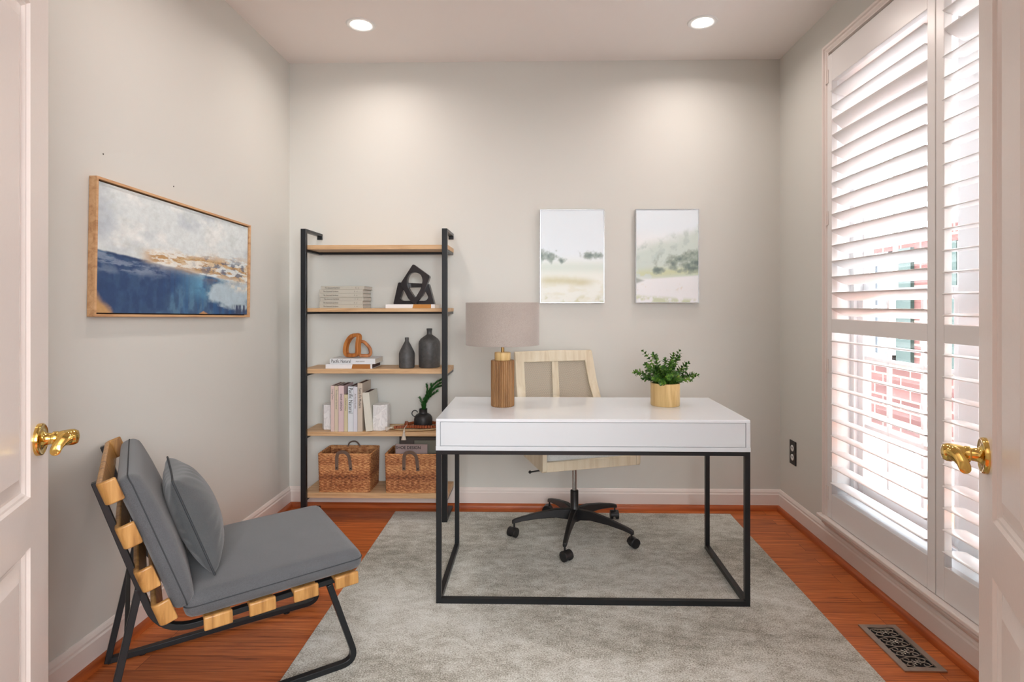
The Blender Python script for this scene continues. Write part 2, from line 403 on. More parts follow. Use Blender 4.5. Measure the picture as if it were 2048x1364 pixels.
structure(MB().prism(SH, .66, Y_B, lambda x, y, t: (X_L + x, t, y)).build('trim_3', M['shoe_y'], smooth=True))
structure(MB().prism(SH, .66, Y_B, lambda x, y, t: (X_R - x, t, y)).build('trim_4', M['shoe_y'], smooth=True))

# ------------------------------------------------------------------ window, outside, shutters
# outer casing around the shutters
CY1, CY0, CZ1, CZ0 = 2.925, 1.25, 2.52, .178
b = MB()
prof = [(0, 0), (.030, 0), (.032, .006), (.030, .012), (.022, .016), (.024, .026), (.016, .034), (.018, .040), (0, .040)]
b.prism(prof, CY0, CY1, lambda x, y, t: (X_R - x, t, CZ1 - y))
b.prism(prof, CZ0, CZ1, lambda x, y, t: (X_R - x, CY1 - y, t))
b.prism(prof, CZ0, CZ1, lambda x, y, t: (X_R - x, CY0 + y, t))
structure(b.build('trim_5', M['trim'], bevel=.0015))
# sill and apron below the shutters
b = MB(); b.box(X_R - .048, X_R, CY0 - .02, CY1 + .022, CZ0 - .016, CZ0 + .002)
b2 = [(0, 0), (.018, 0), (.020, .008), (.034, .020), (.036, .030), (.028, .040), (0, .040)]
b.prism(b2, CY0, CY1, lambda x, y, t: (X_R - x, t, CZ0 - .056 + y))
structure(b.build('trim_6', M['trim'], bevel=.004, smooth=True))
# window frame and sashes in the wall thickness
XF = X_R + .075
w = MB()
w.box(XF, XF + .085, WY0, WY0 + .04, WZ0, WZ1).box(XF, XF + .085, WY1 - .04, WY1, WZ0, WZ1)
w.box(XF, XF + .085, WY0 + .04, WY1 - .04, WZ0, WZ0 + .04).box(XF, XF + .085, WY0 + .04, WY1 - .04, WZ1 - .04, WZ1)
YM = (WY0 + WY1) / 2
w.box(XF, XF + .085, YM - .05, YM + .05, WZ0 + .04, WZ1 - .04)
win = structure(w.build('window_1', M['vinyl'], bevel=.003))
for y0, y1 in ((WY0 + .04, YM - .05), (YM + .05, WY1 - .04)):
    for z0, z1, xo in ((WZ0 + .04, 1.30, .018), (1.26, WZ1 - .04, .045)):
        s_ = MB(); t_ = .045; xa, xb = XF + xo, XF + xo + .025
        s_.box(xa, xb, y0, y0 + t_, z0, z1).box(xa, xb, y1 - t_, y1, z0, z1).box(xa, xb, y0 + t_, y1 - t_, z0, z0 + t_).box(xa, xb, y0 + t_, y1 - t_, z1 - t_, z1)
        s_.build('sash', M['vinyl'], win, bevel=.002)
        mt = MB()
        for k in (1, 2):
            yy = y0 + (y1 - y0) * k / 3; mt.box(xa + .006, xb - .006, yy - .009, yy + .009, z0 + t_, z1 - t_)
        for k in (1, 2):
            zz = z0 + (z1 - z0) * k / 3; mt.box(xa + .007, xb - .007, y0 + t_, y1 - t_, zz - .009, zz + .009)
        mt.build('muntin', M['vinyl'], win)
        MB().box(xa + .011, xa + .015, y0 + .02, y1 - .02, z0 + .02, z1 - .02).build('pane', M['glass'], win)
# jamb lining of the opening
b = MB(); b.box(X_R - .002, XF, WY0 - .012, WY0 + .008, WZ0, WZ1).box(X_R - .002, XF, WY1 - .008, WY1 + .012, WZ0, WZ1).box(X_R - .002, XF, WY0, WY1, WZ0 - .012, WZ0 + .008).box(X_R - .002, XF, WY0, WY1, WZ1 - .008, WZ1 + .012)
structure(b.build('trim_7', M['vinyl']))

def shutter(name, label, y0, y1, utilt, ltilt, zoff=0.0, hinge=True):
    """y1 = far side, y0 = near side"""
    XS0, XS1 = X_R - .022, X_R + .006
    z0, z1 = .182, 2.462
    root = thing(name, label, 'shutter', (X_R, (y0 + y1) / 2, z0), 'shutter panels over the window')
    st = .042
    u0, u1, l0, l1 = 1.161 + zoff, 2.325, .305, 1.095 + zoff
    for a, c in ((y0, y0 + st), (y1 - st, y1)): MB().box(XS0, XS1, a, c, z0, z1).build('stile', M['shutter'], root, bevel=.002)
    for a, c in ((z0, l0), (l1, u0), (u1, z1)): MB().box(XS0, XS1, y0 + st, y1 - st, a, c).build('rail', M['shutter'], root, bevel=.002)
    XP = X_R + .012
    def louver(z, tilt):
        n = 20; hw, ht = .0445, .0055; tl = math.radians(tilt); prof = []
        for i in range(n):
            a = 2 * math.pi * i / n; x, zz = hw * math.copysign(abs(math.cos(a)) ** .8, math.cos(a)), ht * math.sin(a)
            # room edge is -x; positive tilt lifts the room edge
            prof.append((x * math.cos(tl) + zz * math.sin(tl), -x * math.sin(tl) + zz * math.cos(tl)))
        m = MB(); m.prism(prof, y0 + st + .004, y1 - st - .004, lambda x, q, t: (XP + x, t, z + q))
        return m.build('louver', M['shutter'], root, smooth=True)
    N = 15
    for i in range(N):
        z = 2.262 - i * .0762
        tl = utilt(i) if callable(utilt) else utilt
        louver(z, tl)
    for i in range(10):
        louver(1.050 - i * .0772 , ltilt)
    if hinge:
        for z in (2.36, 1.66, .93, .30):
            h = MB(); h.cyl((XS0 - .004, y1 + .001, z - .035), (XS0 - .004, y1 + .001, z + .035), .004, 10)
            h.box(XS0 - .003, XS0, y1 - .012, y1 + .014, z - .033, z + .033); h.build('hinge', M['trim'], root)
    return root
def ut(i): return {0: 16, 1: 18, 2: 42, 3: 38}.get(i, 26)
shutter('window_shutter', 'white plantation shutter panel nearest the back wall, seen full width', 2.115, 2.886, ut, 7)
shutter('window_shutter', 'white plantation shutter panel partly hidden by the right open door', 1.34, 2.111, lambda i: {0: 14, 1: 30}.get(i, -3), 3, hinge=False)

# outside
tag(MB().box(1.7, 30, -14, 22, -.75, -.6).build('paved_ground', plain('pale_concrete', srgb(160, 164, 168), .9)), None, None, kind='structure')
nb = MB().box(5.2, 5.6, -3, 16, -.6, 2.25).build('brick_house', brick_mat(), origin=(5.2, 6, -.6))
tag(nb, 'red brick house wall outside beyond the window shutters', 'house')
MB().box(5.17, 5.6, -3, 16, 2.25, 5.2).build('bounce_siding', M['vinyl'], nb)  # white upper wall added to bounce neutral daylight into the window
for y in (4.3, 6.6, 8.9):
    fr = MB(); fr.box(5.12, 5.22, y - .5, y + .5, .4, .5).box(5.12, 5.22, y - .5, y + .5, 1.9, 2.0).box(5.12, 5.22, y - .5, y - .42, .4, 2).box(5.12, 5.22, y + .42, y + .5, .5, 1.9).box(5.14, 5.17, y - .02, y + .02, .5, 1.9).box(5.15, 5.168, y - .42, y + .42, 1.18, 1.22)
    f_ = fr.build('window_frame', M['vinyl'], nb)
    MB().box(5.172, 5.199, y - .42, y + .42, .5, 1.9).build('pane', plain('dark_window', srgb(50, 56, 62), .1), f_)
    for s_ in (-.72, .72): MB().box(5.15, 5.21, y + s_ - .16, y + s_ + .16, .38, 2.02).build('shutter', plain('green_shutter', srgb(34, 52, 46), .6), nb)

# ------------------------------------------------------------------ doors
def door(name, edge, ang, mirror, lbl):
    """edge = (X, Y) of leading edge, ang = angle outward; face towards the room middle"""
    dy = Vector((math.sin(ang), -math.cos(ang), 0)) if not mirror else Vector((-math.sin(ang), -math.cos(ang), 0))   # towards the hinge
    nrm = Vector((math.cos(ang), math.sin(ang), 0)) if not mirror else Vector((-math.cos(ang), math.sin(ang), 0))   # towards the room middle
    E0 = Vector((edge[0], edge[1], 0)); W, Hh, T = .762, 2.03, .035
    P = lambda t, z, d: E0 + dy * t + nrm * d + Vector((0, 0, z + .012))
    b = MB(); ts = [0, .112, .338, .424, .65, W]; zs = [0, .225, .672, .785, 1.90, Hh]
    for i in range(5):
        for j in range(5):
            t0, t1, z0, z1 = ts[i], ts[i + 1], zs[j], zs[j + 1]
            if i in (1, 3) and j in (1, 3):
                rings = [(0, 0), (.005, -.006), (.010, -.007), (.016, -.012), (.022, -.012), (.055, -.003), (.056, -.003)]
                k = len(b.v)
                for ins, d in rings:
                    for tt, zz in ((t0 + ins, z0 + ins), (t1 - ins, z0 + ins), (t1 - ins, z1 - ins), (t0 + ins, z1 - ins)): b.v.append(tuple(P(tt, zz, d)))
                for r in range(len(rings) - 1):
                    for q in range(4): b.f.append((k + r * 4 + q, k + r * 4 + (q + 1) % 4, k + r * 4 + 4 + (q + 1) % 4, k + r * 4 + 4 + q))
                b.f.append(tuple(k + (len(rings) - 1) * 4 + q for q in range(4)))
            else: b.add([P(t0, z0, 0), P(t1, z0, 0), P(t1, z1, 0), P(t0, z1, 0)], [(0, 1, 2, 3)])
    o = lambda t, z, d: P(t, z, d)
    b.add([o(0, 0, 0), o(W, 0, 0), o(W, Hh, 0), o(0, Hh, 0), o(0, 0, -T), o(W, 0, -T), o(W, Hh, -T), o(0, Hh, -T)],
          [(4, 7, 6, 5), (0, 4, 5, 1), (1, 5, 6, 2), (2, 6, 7, 3), (3, 7, 4, 0)])
    d = structure(b.build(name, M['door'], origin=E0))
    # lever handle, polished brass
    hz = .905; c = P(.064, hz, 0)
    h = MB(); h.lathe([(.0375, 0), (.0375, .006), (.0365, .0085), (.034, .0095), (.031, .0085), (.024, .0075), (.0185, .010), (.0145, .015), (.0135, .022), (.013, .028)], c, 32, nrm)
    hd = h.build('door_handle', M['brass'], d, smooth=True)
    l = MB(); cc = lambda t, zz, dd: P(.064 + t, hz + zz, dd)
    l.lathe([(.013, .026), (.0165, .028), (.0165, .036), (.0155, .038), (.0172, .044), (.0192, .060), (.0188, .068), (.015, .075), (.004, .078)], c, 24, nrm)
    l.build('neck', M['brass'], hd, smooth=True)
    a = MB(); pts = [cc(0, 0, .058), cc(.010, .001, .059), cc(.019, .001, .056), cc(.027, -.003, .051), cc(.033, -.010, .046), cc(.037, -.018, .043), cc(.039, -.024, .042), cc(.040, -.026, .042)]
    rings = [(.0185, .017), (.0175, .0165), (.0155, .0145), (.013, .0125), (.0115, .0115), (.011, .0115), (.0105, .011), (.007, .008)]
    n = 14; k = 0
    for p, (rz, rn) in zip(pts, rings):
        for q in range(n):
            an = 2 * math.pi * q / n; a.v.append(tuple(p + Vector((0, 0, rz * math.cos(an))) + nrm * (rn * math.sin(an))))
    for r in range(len(pts) - 1):
        for q in range(n): a.f.append((r * n + q, r * n + (q + 1) % n, (r + 1) * n + (q + 1) % n, (r + 1) * n + q))
    a.f.append(tuple(range(n))); a.f.append(tuple((len(pts) - 1) * n + q for q in range(n)))
    a.build('lever', M['brass'], hd, smooth=True, subsurf=1)
    return d
door('door_1', (-1.187, 1.375), math.radians(24.8), False, '')
door('door_2', (.966, 1.275), math.radians(26.3), True, '')

# ------------------------------------------------------------------ ceiling lights
def can(x, y, label):
    r = thing('ceiling_light', label, 'ceiling light', (x, y, Z_C), 'recessed ceiling lights')
    m = MB(); m.lathe([(.052, -.002), (.060, -.006), (.074, -.005), (.078, 0), (.052, 0)], (x, y, Z_C), 36, caps=False); m.build('trim_ring', M['white'], r, smooth=True)
    m = MB(); m.lathe([(.001, -.012), (.030, -.011), (.046, -.007), (.053, -.001)], (x, y, Z_C), 32); m.build('bulb', M['bulb'], r, smooth=True)
for (x, y), lb in zip(((-.922, 3.013), (.870, 3.024)), ('round recessed ceiling light above the bookshelf side, on the left', 'round recessed ceiling light nearer the window, on the right')):
    can(x, y, lb)
for x, y in ((-.922, 3.013), (.870, 3.024), (-.92, 1.95), (.88, 1.95)):
    area('can_beam', (x, y, Z_C - .02), (0, 0, 0), .1, 3.9 if y < 2.5 else 4.1, (1, .88, .82), spread=160)

# ------------------------------------------------------------------ rug
RZ = .006
b = MB(); b.box(-.835, 1.138, .75, 3.395, 0.0005, RZ)
rug = b.build('area_rug', M['rug'], origin=(.15, 2, 0), bevel=.003)
tag(rug, 'pale sage grey distressed area rug under the white desk', 'rug')

# ------------------------------------------------------------------ floor vent
VX0, VX1, VY0, VY1 = 1.235, 1.376, 1.952, 2.232
v = thing('floor_vent', 'brushed metal floor register with scrollwork in the wood floor', 'vent', (1.3, 2.09, 0))
fr_out = [(VX0, VY0), (VX1, VY0), (VX1, VY1), (VX0, VY1)]; ix0, ix1, iy0, iy1 = VX0 + .022, VX1 - .022, VY0 + .02, VY1 - .02
plate([fr_out, [(ix0, iy0), (ix1, iy0), (ix1, iy1), (ix0, iy1)]], .005, lambda x, y, z: (x, y, z + .003), 'frame', M['nickel'], v)
MB().box(ix0 - .004, ix1 + .004, iy0 - .004, iy1 + .004, .0002, .0008).build('duct_opening', M['dark'], v)
sc = MB(); zz = .0042; cxm = (ix0 + ix1) / 2; Ln = (iy1 - iy0)
for k in range(4):
    cy = iy0 + Ln * (k + .5) / 4
    for sx in (-1, 1):
        for sy in (-1, 1):
            pts = []
            for i in range(22):
                a = i / 21 * 2 * math.pi * 1.15; r = .0145 * (1 - .68 * i / 21)
                pts.append((cxm + sx * (.024 - r * math.cos(a) * 1.25), cy + sy * (.0145 - r * math.sin(a) * 1.0), zz))
            sc.tube(pts, .0014, 6)
            sc.tube([(cxm + sx * .0003, cy + sy * .029, zz), (cxm + sx * .018, cy + sy * .027, zz), (cxm + sx * .045, cy + sy * .016, zz), (cxm + sx * .049, cy, zz)], .0014, 6)
    sc.tube([(cxm - .008, cy - .006, zz), (cxm + .008, cy + .006, zz)], .0016, 6); sc.tube([(cxm - .008, cy + .006, zz), (cxm + .008, cy - .006, zz)], .0016, 6)
sc.build('scroll_grille', M['nickel'], v, smooth=True)
MB().box(cxm - .03, cxm + .03, iy1 - .014, iy1 - .008, .0015, .0045).build('damper_lever', M['nickel'], v)

# ------------------------------------------------------------------ wall outlet
OY, OZ = 3.311, .387
o = thing('wall_outlet', 'black wall outlet with white sockets on the right wall', 'outlet', (X_R, OY, OZ))
MB().box(X_R - .006, X_R, OY - .040, OY + .040, OZ - .068, OZ + .068).build('cover_plate', plain('black_plate', srgb(20, 20, 21), .3), o, bevel=.003)
for dz in (-.026, .026):
    s_ = MB().lathe([(.018, 0), (.018, .0025), (.0165, .0035)], (X_R - .0055, OY, OZ + dz), 24, (-1, 0, 0)).build('socket', M['white'], o, smooth=True)
    sl = MB()
    for dy in (-.0065, .0065): sl.box(X_R - .0102, X_R - .0088, OY + dy - .0012, OY + dy + .0012, OZ + dz - .002, OZ + dz + .008)
    sl.build('slot', M['dark'], s_)

# ------------------------------------------------------------------ paintings
def fbm(X, Y, seed, octs=5, per=.55):
    r = np.random.RandomState(seed); out = np.zeros_like(X); amp = 1; tot = 0
    for k in range(octs):
        g = r.rand(64, 64); fx, fy = X * 2 ** k, Y * 2 ** k; i, j = np.floor(fx).astype(int), np.floor(fy).astype(int)
        u, v_ = fx - i, fy - j; u = u * u * (3 - 2 * u); v_ = v_ * v_ * (3 - 2 * v_); i %= 64; j %= 64
        a = g[i, j]; b_ = g[(i + 1) % 64, j]; c_ = g[i, (j + 1) % 64]; d_ = g[(i + 1) % 64, (j + 1) % 64]
        out += amp * ((a * (1 - u) + b_ * u) * (1 - v_) + (c_ * (1 - u) + d_ * u) * v_); tot += amp; amp *= per
    return out / tot
def L(*c): return np.array(srgb(*c)[:3])
def mixc(a, b_, t): t = np.clip(t, 0, 1)[..., None]; return a * (1 - t) + b_ * t
def ss(x, a, b_): t = np.clip((x - a) / (b_ - a), 0, 1); return t * t * (3 - 2 * t)
def painted(name, nx, ny, colfn, fn, mat, parent):
    u, v_ = np.meshgrid((np.arange(nx) + .0) / (nx - 1), (np.arange(ny) + .0) / (ny - 1)); c = colfn(u, v_)
    m = MB(); m.v = [tuple(fn(a, b_)) for a, b_ in zip(u.ravel(), v_.ravel())]
    m.f = [(j * nx + i, j * nx + i + 1, (j + 1) * nx + i + 1, (j + 1) * nx + i) for j in range(ny - 1) for i in range(nx - 1)]
    ob = m.build(name, mat, parent); at = ob.data.color_attributes.new('paint', 'FLOAT_COLOR', 'POINT')
    rgba = np.ones((nx * ny, 4), dtype=np.float32); rgba[:, :3] = np.clip(c.reshape(-1, 3), 0, 1); at.data.foreach_set('color', rgba.ravel())
    return ob
def seascape(u, v):  # v up
    n1 = fbm(u * 6, v * 6, 1); n2 = fbm(u * 14, v * 12, 2); n3 = fbm(u * 30, v * 8, 3); n4 = fbm(u * 4, v * 3, 4); st = fbm(u * 60, v * 3, 9)
    base = L(222, 231, 232) * np.ones(u.shape + (1,)); base = mixc(base, L(178, 190, 202), ss(n4, .5, .8) * .7); base = mixc(base, L(238, 242, 240), ss(n1, .5, .7) * .8)
    base = mixc(base, L(196, 206, 204), ss(n2, .55, .8) * .5 * ss(v, .5, .9)); base = mixc(base, L(188, 192, 184), ss(n2, .45, .75) * .6 * np.exp(-((v - .50) / .08) ** 2) * (1 - u))
    hor = .492 - .155 * u ** .85 + .03 * (n1 - .5) + .02 * (n2 - .5); hor = np.where(u > .55, hor + (u - .55) * .02, hor)
    sea = mixc(L(62, 92, 128) * np.ones(u.shape + (1,)), L(96, 138, 168), ss(n3, .42, .7) * .7); sea = mixc(sea, L(40, 66, 112), ss(n4, .45, .65) * .75)
    sea = mixc(sea, L(112, 132, 158), ss(n2, .5, .75) * .7 * ss(v, .24, .34) * (1 - ss(u, .3, .6)))
    sea = mixc(sea, L(46, 100, 152), ss(st, .4, .7) * .6 * ss(u, .25, .6)); sea = mixc(sea, L(104, 164, 198), ss(n1 + .5 * (u - .5), .42, .62) * .8 * ss(u, .42, .62) * ss(v, .08, .26))
    sea = mixc(sea, L(142, 158, 182), ss(fbm(u * 8, v * 22, 17, 6, .65), .42, .58) * .75 * ss(v, .30, .36) * (1 - ss(u, .25, .45))); d = (u - .88) / .21; e = (v - .24 - .1 * (n1 - .5)) / .17; sea = mixc(sea, L(186, 206, 216), ss(1.25 - np.sqrt(d * d + e * e) + (n2 - .5) * 1.2, .0, .5) * .95)
    c = mixc(sea, base, ss(v - hor, -.006, .01)); c = mixc(c, L(44, 66, 104), np.exp(-((v - hor + .012) / .011) ** 2) * ss(n2, .35, .5) * (1 - ss(u, .5, .65)))
    bandc = .485 - .01 * u + .05 * (n1 - .5); gb = np.clip(np.exp(-((v - bandc) / (.022 + .095 * u)) ** 2) * 1.4, 0, 1) * ss(u, .20, .30)
    c = mixc(c, L(236, 234, 224), gb * ss(n1, .4, .6)); c = mixc(c, L(186, 146, 92), gb * ss(fbm(u * 9, v * 26, 12, 6, .65), .47, .56) * .95); c = mixc(c, L(214, 190, 150), gb * ss(fbm(u * 16, v * 30, 15, 6, .65), .52, .62) * .8); c = mixc(c, L(92, 104, 128), gb * ss(fbm(u * 22, v * 28, 13, 6, .65), .54, .62) * ss(u, .45, .7) * .8)
    c = mixc(c, L(222, 222, 214), np.exp(-((v - .30) / .05) ** 2) * ss(u, .72, .85) * ss(n2, .46, .6))
    c = mixc(c, L(60, 74, 104), ss(u, .84, .9) * ss(.12 - v, 0, .03) * ss(st, .45, .55))
    c = mixc(c, L(200, 158, 106), ss(.09 - u - .5 * v + .05 * (n2 - .5), -.01, .03)); c = mixc(c, L(196, 150, 104), ss(.035 - np.abs(u - .62) * .8 - v + .02 * (n2 - .5), 0, .015))
    return c * (.86 + .28 * fbm(u * 40, v * 24, 20, 4, .8))[..., None]
Y0, Y1 = 1.905, 2.955; pt = math.radians(-1.35)
pr = thing('wall_painting', 'abstract blue and gold seascape in oak frame on the left wall', 'painting', (X_L, (Y0 + Y1) / 2, 1.417))
PC = Vector((X_L, (Y0 + Y1) / 2, 1.417)); PW, PH = (Y1 - Y0) / 2, .2385
pf = lambda a, c, d: PC + Vector((d, a * math.cos(pt) - c * math.sin(pt), a * math.sin(pt) + c * math.cos(pt)))
for a0, a1, c0, c1 in ((-PW, PW, PH - .009, PH), (-PW, PW, -PH, -PH + .009), (-PW, -PW + .009, -PH + .009, PH - .009), (PW - .009, PW, -PH + .009, PH - .009)):
    m = MB(); m.add([pf(a, c, d) for d in (.001, .028) for a, c in ((a0, c0), (a1, c0), (a1, c1), (a0, c1))], [(0, 3, 2, 1), (4, 5, 6, 7), (0, 1, 5, 4), (1, 2, 6, 5), (2, 3, 7, 6), (3, 0, 4, 7)])
    m.build('frame', M['oakframe'], pr, bevel=.001)
m = MB(); m.add([pf(a, c, d) for d in (.001, .018) for a, c in ((-PW + .014, -PH + .014), (PW - .014, -PH + .014), (PW - .014, PH - .014), (-PW + .014, PH - .014))], [(0, 3, 2, 1), (0, 1, 5, 4), (1, 2, 6, 5), (2, 3, 7, 6), (3, 0, 4, 7)]); m.build('stretcher', M['dark'], pr)
m = MB(); m.add([pf(a, c, .003) for a, c in ((-PW + .005, -PH + .005), (PW - .005, -PH + .005), (PW - .005, PH - .005), (-PW + .005, PH - .005))], [(0, 1, 2, 3)]); m.build('backing', plain('shadow_gap', srgb(70, 52, 40), .9), pr)
painted('canvas', 420, 200, seascape, lambda u, v: pf(-PW + .014 + u * (2 * PW - .028), -PH + .014 + v * (2 * PH - .028), .0186), M['canvas'], pr)

def meadow1(u, v):
    n = fbm(u * 5, v * 7, 31); n2 = fbm(u * 12, v * 16, 32); n3 = fbm(u * 6, v * 22, 33)
    c = mixc(L(243, 248, 242) * np.ones(u.shape + (1,)), L(236, 247, 255), ss(v, .35, .55)); c = mixc(c, L(212, 230, 222), np.exp(-((v - .38) / .06) ** 2) * .6)
    for cx_, cy_, rx, ry in ((.03, .51, .26, .085), (.30, .46, .14, .04), (.82, .51, .20, .055)):
        q = 1 - np.sqrt(((u - cx_) / rx) ** 2 + ((v - cy_) / ry) ** 2) + (n2 - .5) * 2.2; c = mixc(c, L(150, 168, 160), ss(q, 0, .7) * .8); c = mixc(c, L(106, 126, 122), ss(q, .5, 1.2) * .8)
    c = mixc(c, L(214, 212, 178), np.exp(-((v - .24 - .05 * (n - .5) + .04 * np.abs(u - .4)) / .045) ** 2) * .9 * (1 - ss(np.abs(u - .4), .25, .55)))
    c = mixc(c, L(198, 202, 162), ss(n2, .5, .68) * ss(.10 - v, 0, .08) * .8); return mixc(c, L(232, 232, 212), ss(n3, .5, .75) * ss(.3 - v, 0, .1) * .5)
def meadow2(u, v):
    n = fbm(u * 5, v * 7, 41); n2 = fbm(u * 10, v * 15, 42)
    c = mixc(L(246, 250, 252) * np.ones(u.shape + (1,)), L(236, 247, 255), ss(v, .6, .85)); hill = .62 + .2 * u + .1 * (n - .5)
    c = mixc(c, L(214, 228, 222), ss(hill - v, -.05, .12) * ss(v, .2, .3)); c = mixc(c, L(196, 212, 208), ss(n2, .48, .7) * ss(v, .4, .5) * ss(hill + .05 - v, 0, .1) * .8)
    gl = .25 + .05 * u; c = mixc(c, L(214, 222, 178), np.exp(-((v - gl - .05) / .05) ** 2) * .8 * ss(n2, .3, .5))
    for cx_, cy_, rx, ry in ((.78, .47, .42, .11), (.95, .40, .25, .10), (.35, .40, .12, .04)):
        q = 1 - np.sqrt(((u - cx_) / rx) ** 2 + ((v - cy_ - .12 * (u - .78)) / ry) ** 2) + (n2 - .5) * 2.0; c = mixc(c, L(156, 172, 160), ss(q, .0, .6) * .85); c = mixc(c, L(104, 124, 122), ss(q, .4, 1.1) * .85)
    c = mixc(c, L(246, 249, 253), ss(gl - v, 0, .02)); c = mixc(c, L(196, 208, 170), ss(n2, .40, .6) * ss(.1 - v - .05 * u, 0, .05) * .8); c = mixc(c, L(226, 216, 196), ss(n2, .55, .7) * np.exp(-((v - .16) / .03) ** 2) * .7)
    return mixc(c, L(120, 138, 126), ss(.045 - u * .25 - np.abs(v - .235), 0, .03) * .7)
for (x0, x1), fn_, lb in (((.024, .410), meadow1, 'pale meadow print with two distant trees, left of the framed pair'), ((.597, .975), meadow2, 'pale meadow print with a large dark bush, right of the framed pair')):
    z0, z1 = 1.241, 1.804; yb = Y_B; t = thing('framed_print', lb, 'picture', ((x0 + x1) / 2, yb, (z0 + z1) / 2), 'meadow prints above the desk')
    for a0, a1, c0, c1 in ((x0, x1, z1 - .004, z1), (x0, x1, z0, z0 + .004), (x0, x0 + .004, z0 + .004, z1 - .004), (x1 - .004, x1, z0 + .004, z1 - .004)): MB().box(a0, a1, yb - .03, yb - .0005, c0, c1).build('frame', plain('silver_frame', srgb(196, 198, 200), .25, .6), t)
    painted('artwork', 110, 160, fn_, lambda u, v, x0=x0, x1=x1: (x0 + .004 + u * (x1 - x0 - .008), yb - .0275, z0 + .004 + v * (z1 - z0 - .008)), M['print'], t)
    MB().box(x0 + .004, x1 - .004, yb - .027, yb - .001, z0 + .004, z1 - .004).build('mount', M['white'], t)

# ------------------------------------------------------------------ bookshelf
PX0, PX1, PX2, PX3, PY0, PY1, PTOP = -1.332, -1.302, -.530, -.500, 3.225, 3.250, 1.661
YE = Y_B - .006
SHELF = [(1.571, 1.546), (1.2105, 1.190), (.8647, .839), (.5057, .483), (.158, .130)]
bs = thing('bookshelf', 'tall bookshelf with black metal posts and five light oak shelves', 'bookshelf', ((PX0 + PX3) / 2, PY0, 0))
for a, c, zf in ((PX0, PX1, 0), (PX2, PX3, RZ + .0002)):
    MB().box(a, c, PY0, PY1, zf, PTOP).build('post', M['black'], bs, bevel=.0015)
    MB().box(a, c, PY1, YE, PTOP - .016, PTOP).box(a, c, YE - .012, YE, PTOP - .035, PTOP - .016).build('top_arm', M['black'], bs, bevel=.001)
    MB().box(a, c, PY1, Y_B - .04, zf, zf + .016).build('base_bar', M['black'], bs, bevel=.001)
for k, (zt, zb) in enumerate(SHELF):
    m = MB().box(PX0 + (.0 if k < 4 else .0), PX3, PY1 + .0005, YE, zb, zt)
    m.build('shelf', M['oak'], bs, bevel=.0015)
    for a, c in ((PX0 + .002, PX1 - .002), (PX2 + .002, PX3 - .002)): MB().box(a, c, PY1, YE, zb - .014, zb).build('shelf_bracket', M['black'], bs, bevel=.001)
    if k < 2: MB().box(PX1 - .002, PX2 + .002, YE - .05, YE - .025, zb - .0135, zb).build('cross_bar', M['black'], bs, bevel=.001)

# ------------------------------------------------------------------ books
def book(label, org, T, Hh, D, t, h, d, col, pages='page', title=None, tsize=.012, toff=.03, tmat='ink', group=None, squeeze=1, sub=None, flip=False, band=None, name='book'):
    """org = corner at spine; T thickness dir, Hh spine dir, D depth dir into the block"""
    T, Hh, D, O = Vector(T).normalized(), Vector(Hh).normalized(), Vector(D).normalized(), Vector(org)
    r = thing(name, label, 'book', O, group); ct = .0022
    def bx(m, t0, t1, h0, h1, d0, d1):
        c = O + T * ((t0 + t1) / 2) + Hh * ((h0 + h1) / 2) + D * ((d0 + d1) / 2); m.obox(c, (T, Hh, D), ((t1 - t0) / 2, (h1 - h0) / 2, (d1 - d0) / 2))
    m = MB(); bx(m, 0, t, 0, h, 0, ct); bx(m, 0, ct, 0, h, ct, d); bx(m, t - ct, t, 0, h, ct, d); m.build('cover', cover(*col), r, bevel=.0008)
    m = MB(); bx(m, ct, t - ct, .003, h - .003, ct, d - .004); m.build('pages', M[pages], r)
    if band:
        m = MB(); h0, h1, sl = band[1], band[2], .006; e = -.0003
        q = [O + T * tt + Hh * hh + D * dd for dd in (e, 0.0002) for tt, hh in ((0.0002, h0), (0.0002, h1), (t - .0002, h1), (t - .0002, h0 + sl))]
        m.add(q, [(0, 3, 2, 1), (4, 5, 6, 7), (0, 1, 5, 4), (1, 2, 6, 5), (2, 3, 7, 6), (3, 0, 4, 7)]); m.build('cover_band', cover(*band[0]), r)
    def tx(s_, size, off, mat, sq, nm='title', bold=0):
        # x runs along the spine, y across it
        if flip: fn = lambda x, y, z: O + Hh * (h - off - x) + T * (t / 2 + y) - D * (z + .0006)
        else: fn = lambda x, y, z: O + Hh * (off + x) + T * (t / 2 + y) - D * (z + .0006)
        text(s_, size, fn, M[mat], r, nm, sq, bold=bold)
    if title: tx(title, tsize, toff, tmat, squeeze)
    if sub: tx(*sub)
    return r
# six matching volumes lying on the second shelf; spine along +X, towards the camera
z = SHELF[1][0] + .0002; hs = [.0205, .0215, .022, .0215, .0215, .0205]; xo = [-1.248, -1.250, -1.246, -1.249, -1.249, -1.241]
pos = ['lowest', 'second from the bottom', 'third from the bottom', 'third from the top', 'second from the top', 'topmost']
nums = ['1', '2', '3', '4', '5', '6']
for k in range(6):
    book('grey lettered paperback, %s in the flat stack of six' % pos[k], (xo[k], 3.29 + .002 * (k % 3), z), (0, 0, 1), (1, 0, 0), (0, 1, 0), hs[k] - .0004, .252, .165, (186, 182, 170), title='The Seasoned Gardener', tsize=.0125, toff=.022, tmat='inkgrey', squeeze=.72, group='matching grey volumes stacked flat', sub=(nums[k] + '   o', .011, .20, 'inkgrey', 1.0, 'volume_mark'))
    z += hs[k]
# ochre and white book under the black sculpture
z2 = SHELF[1][0] + .0002
book('white and ochre book lying under the black sculpture', (-.862, 3.275, z2), (0, 0, 1), (1, 0, 0), (0, 1, 0), .0225, .284, .19, (232, 230, 228), band=((186, 126, 48), .155, .262))
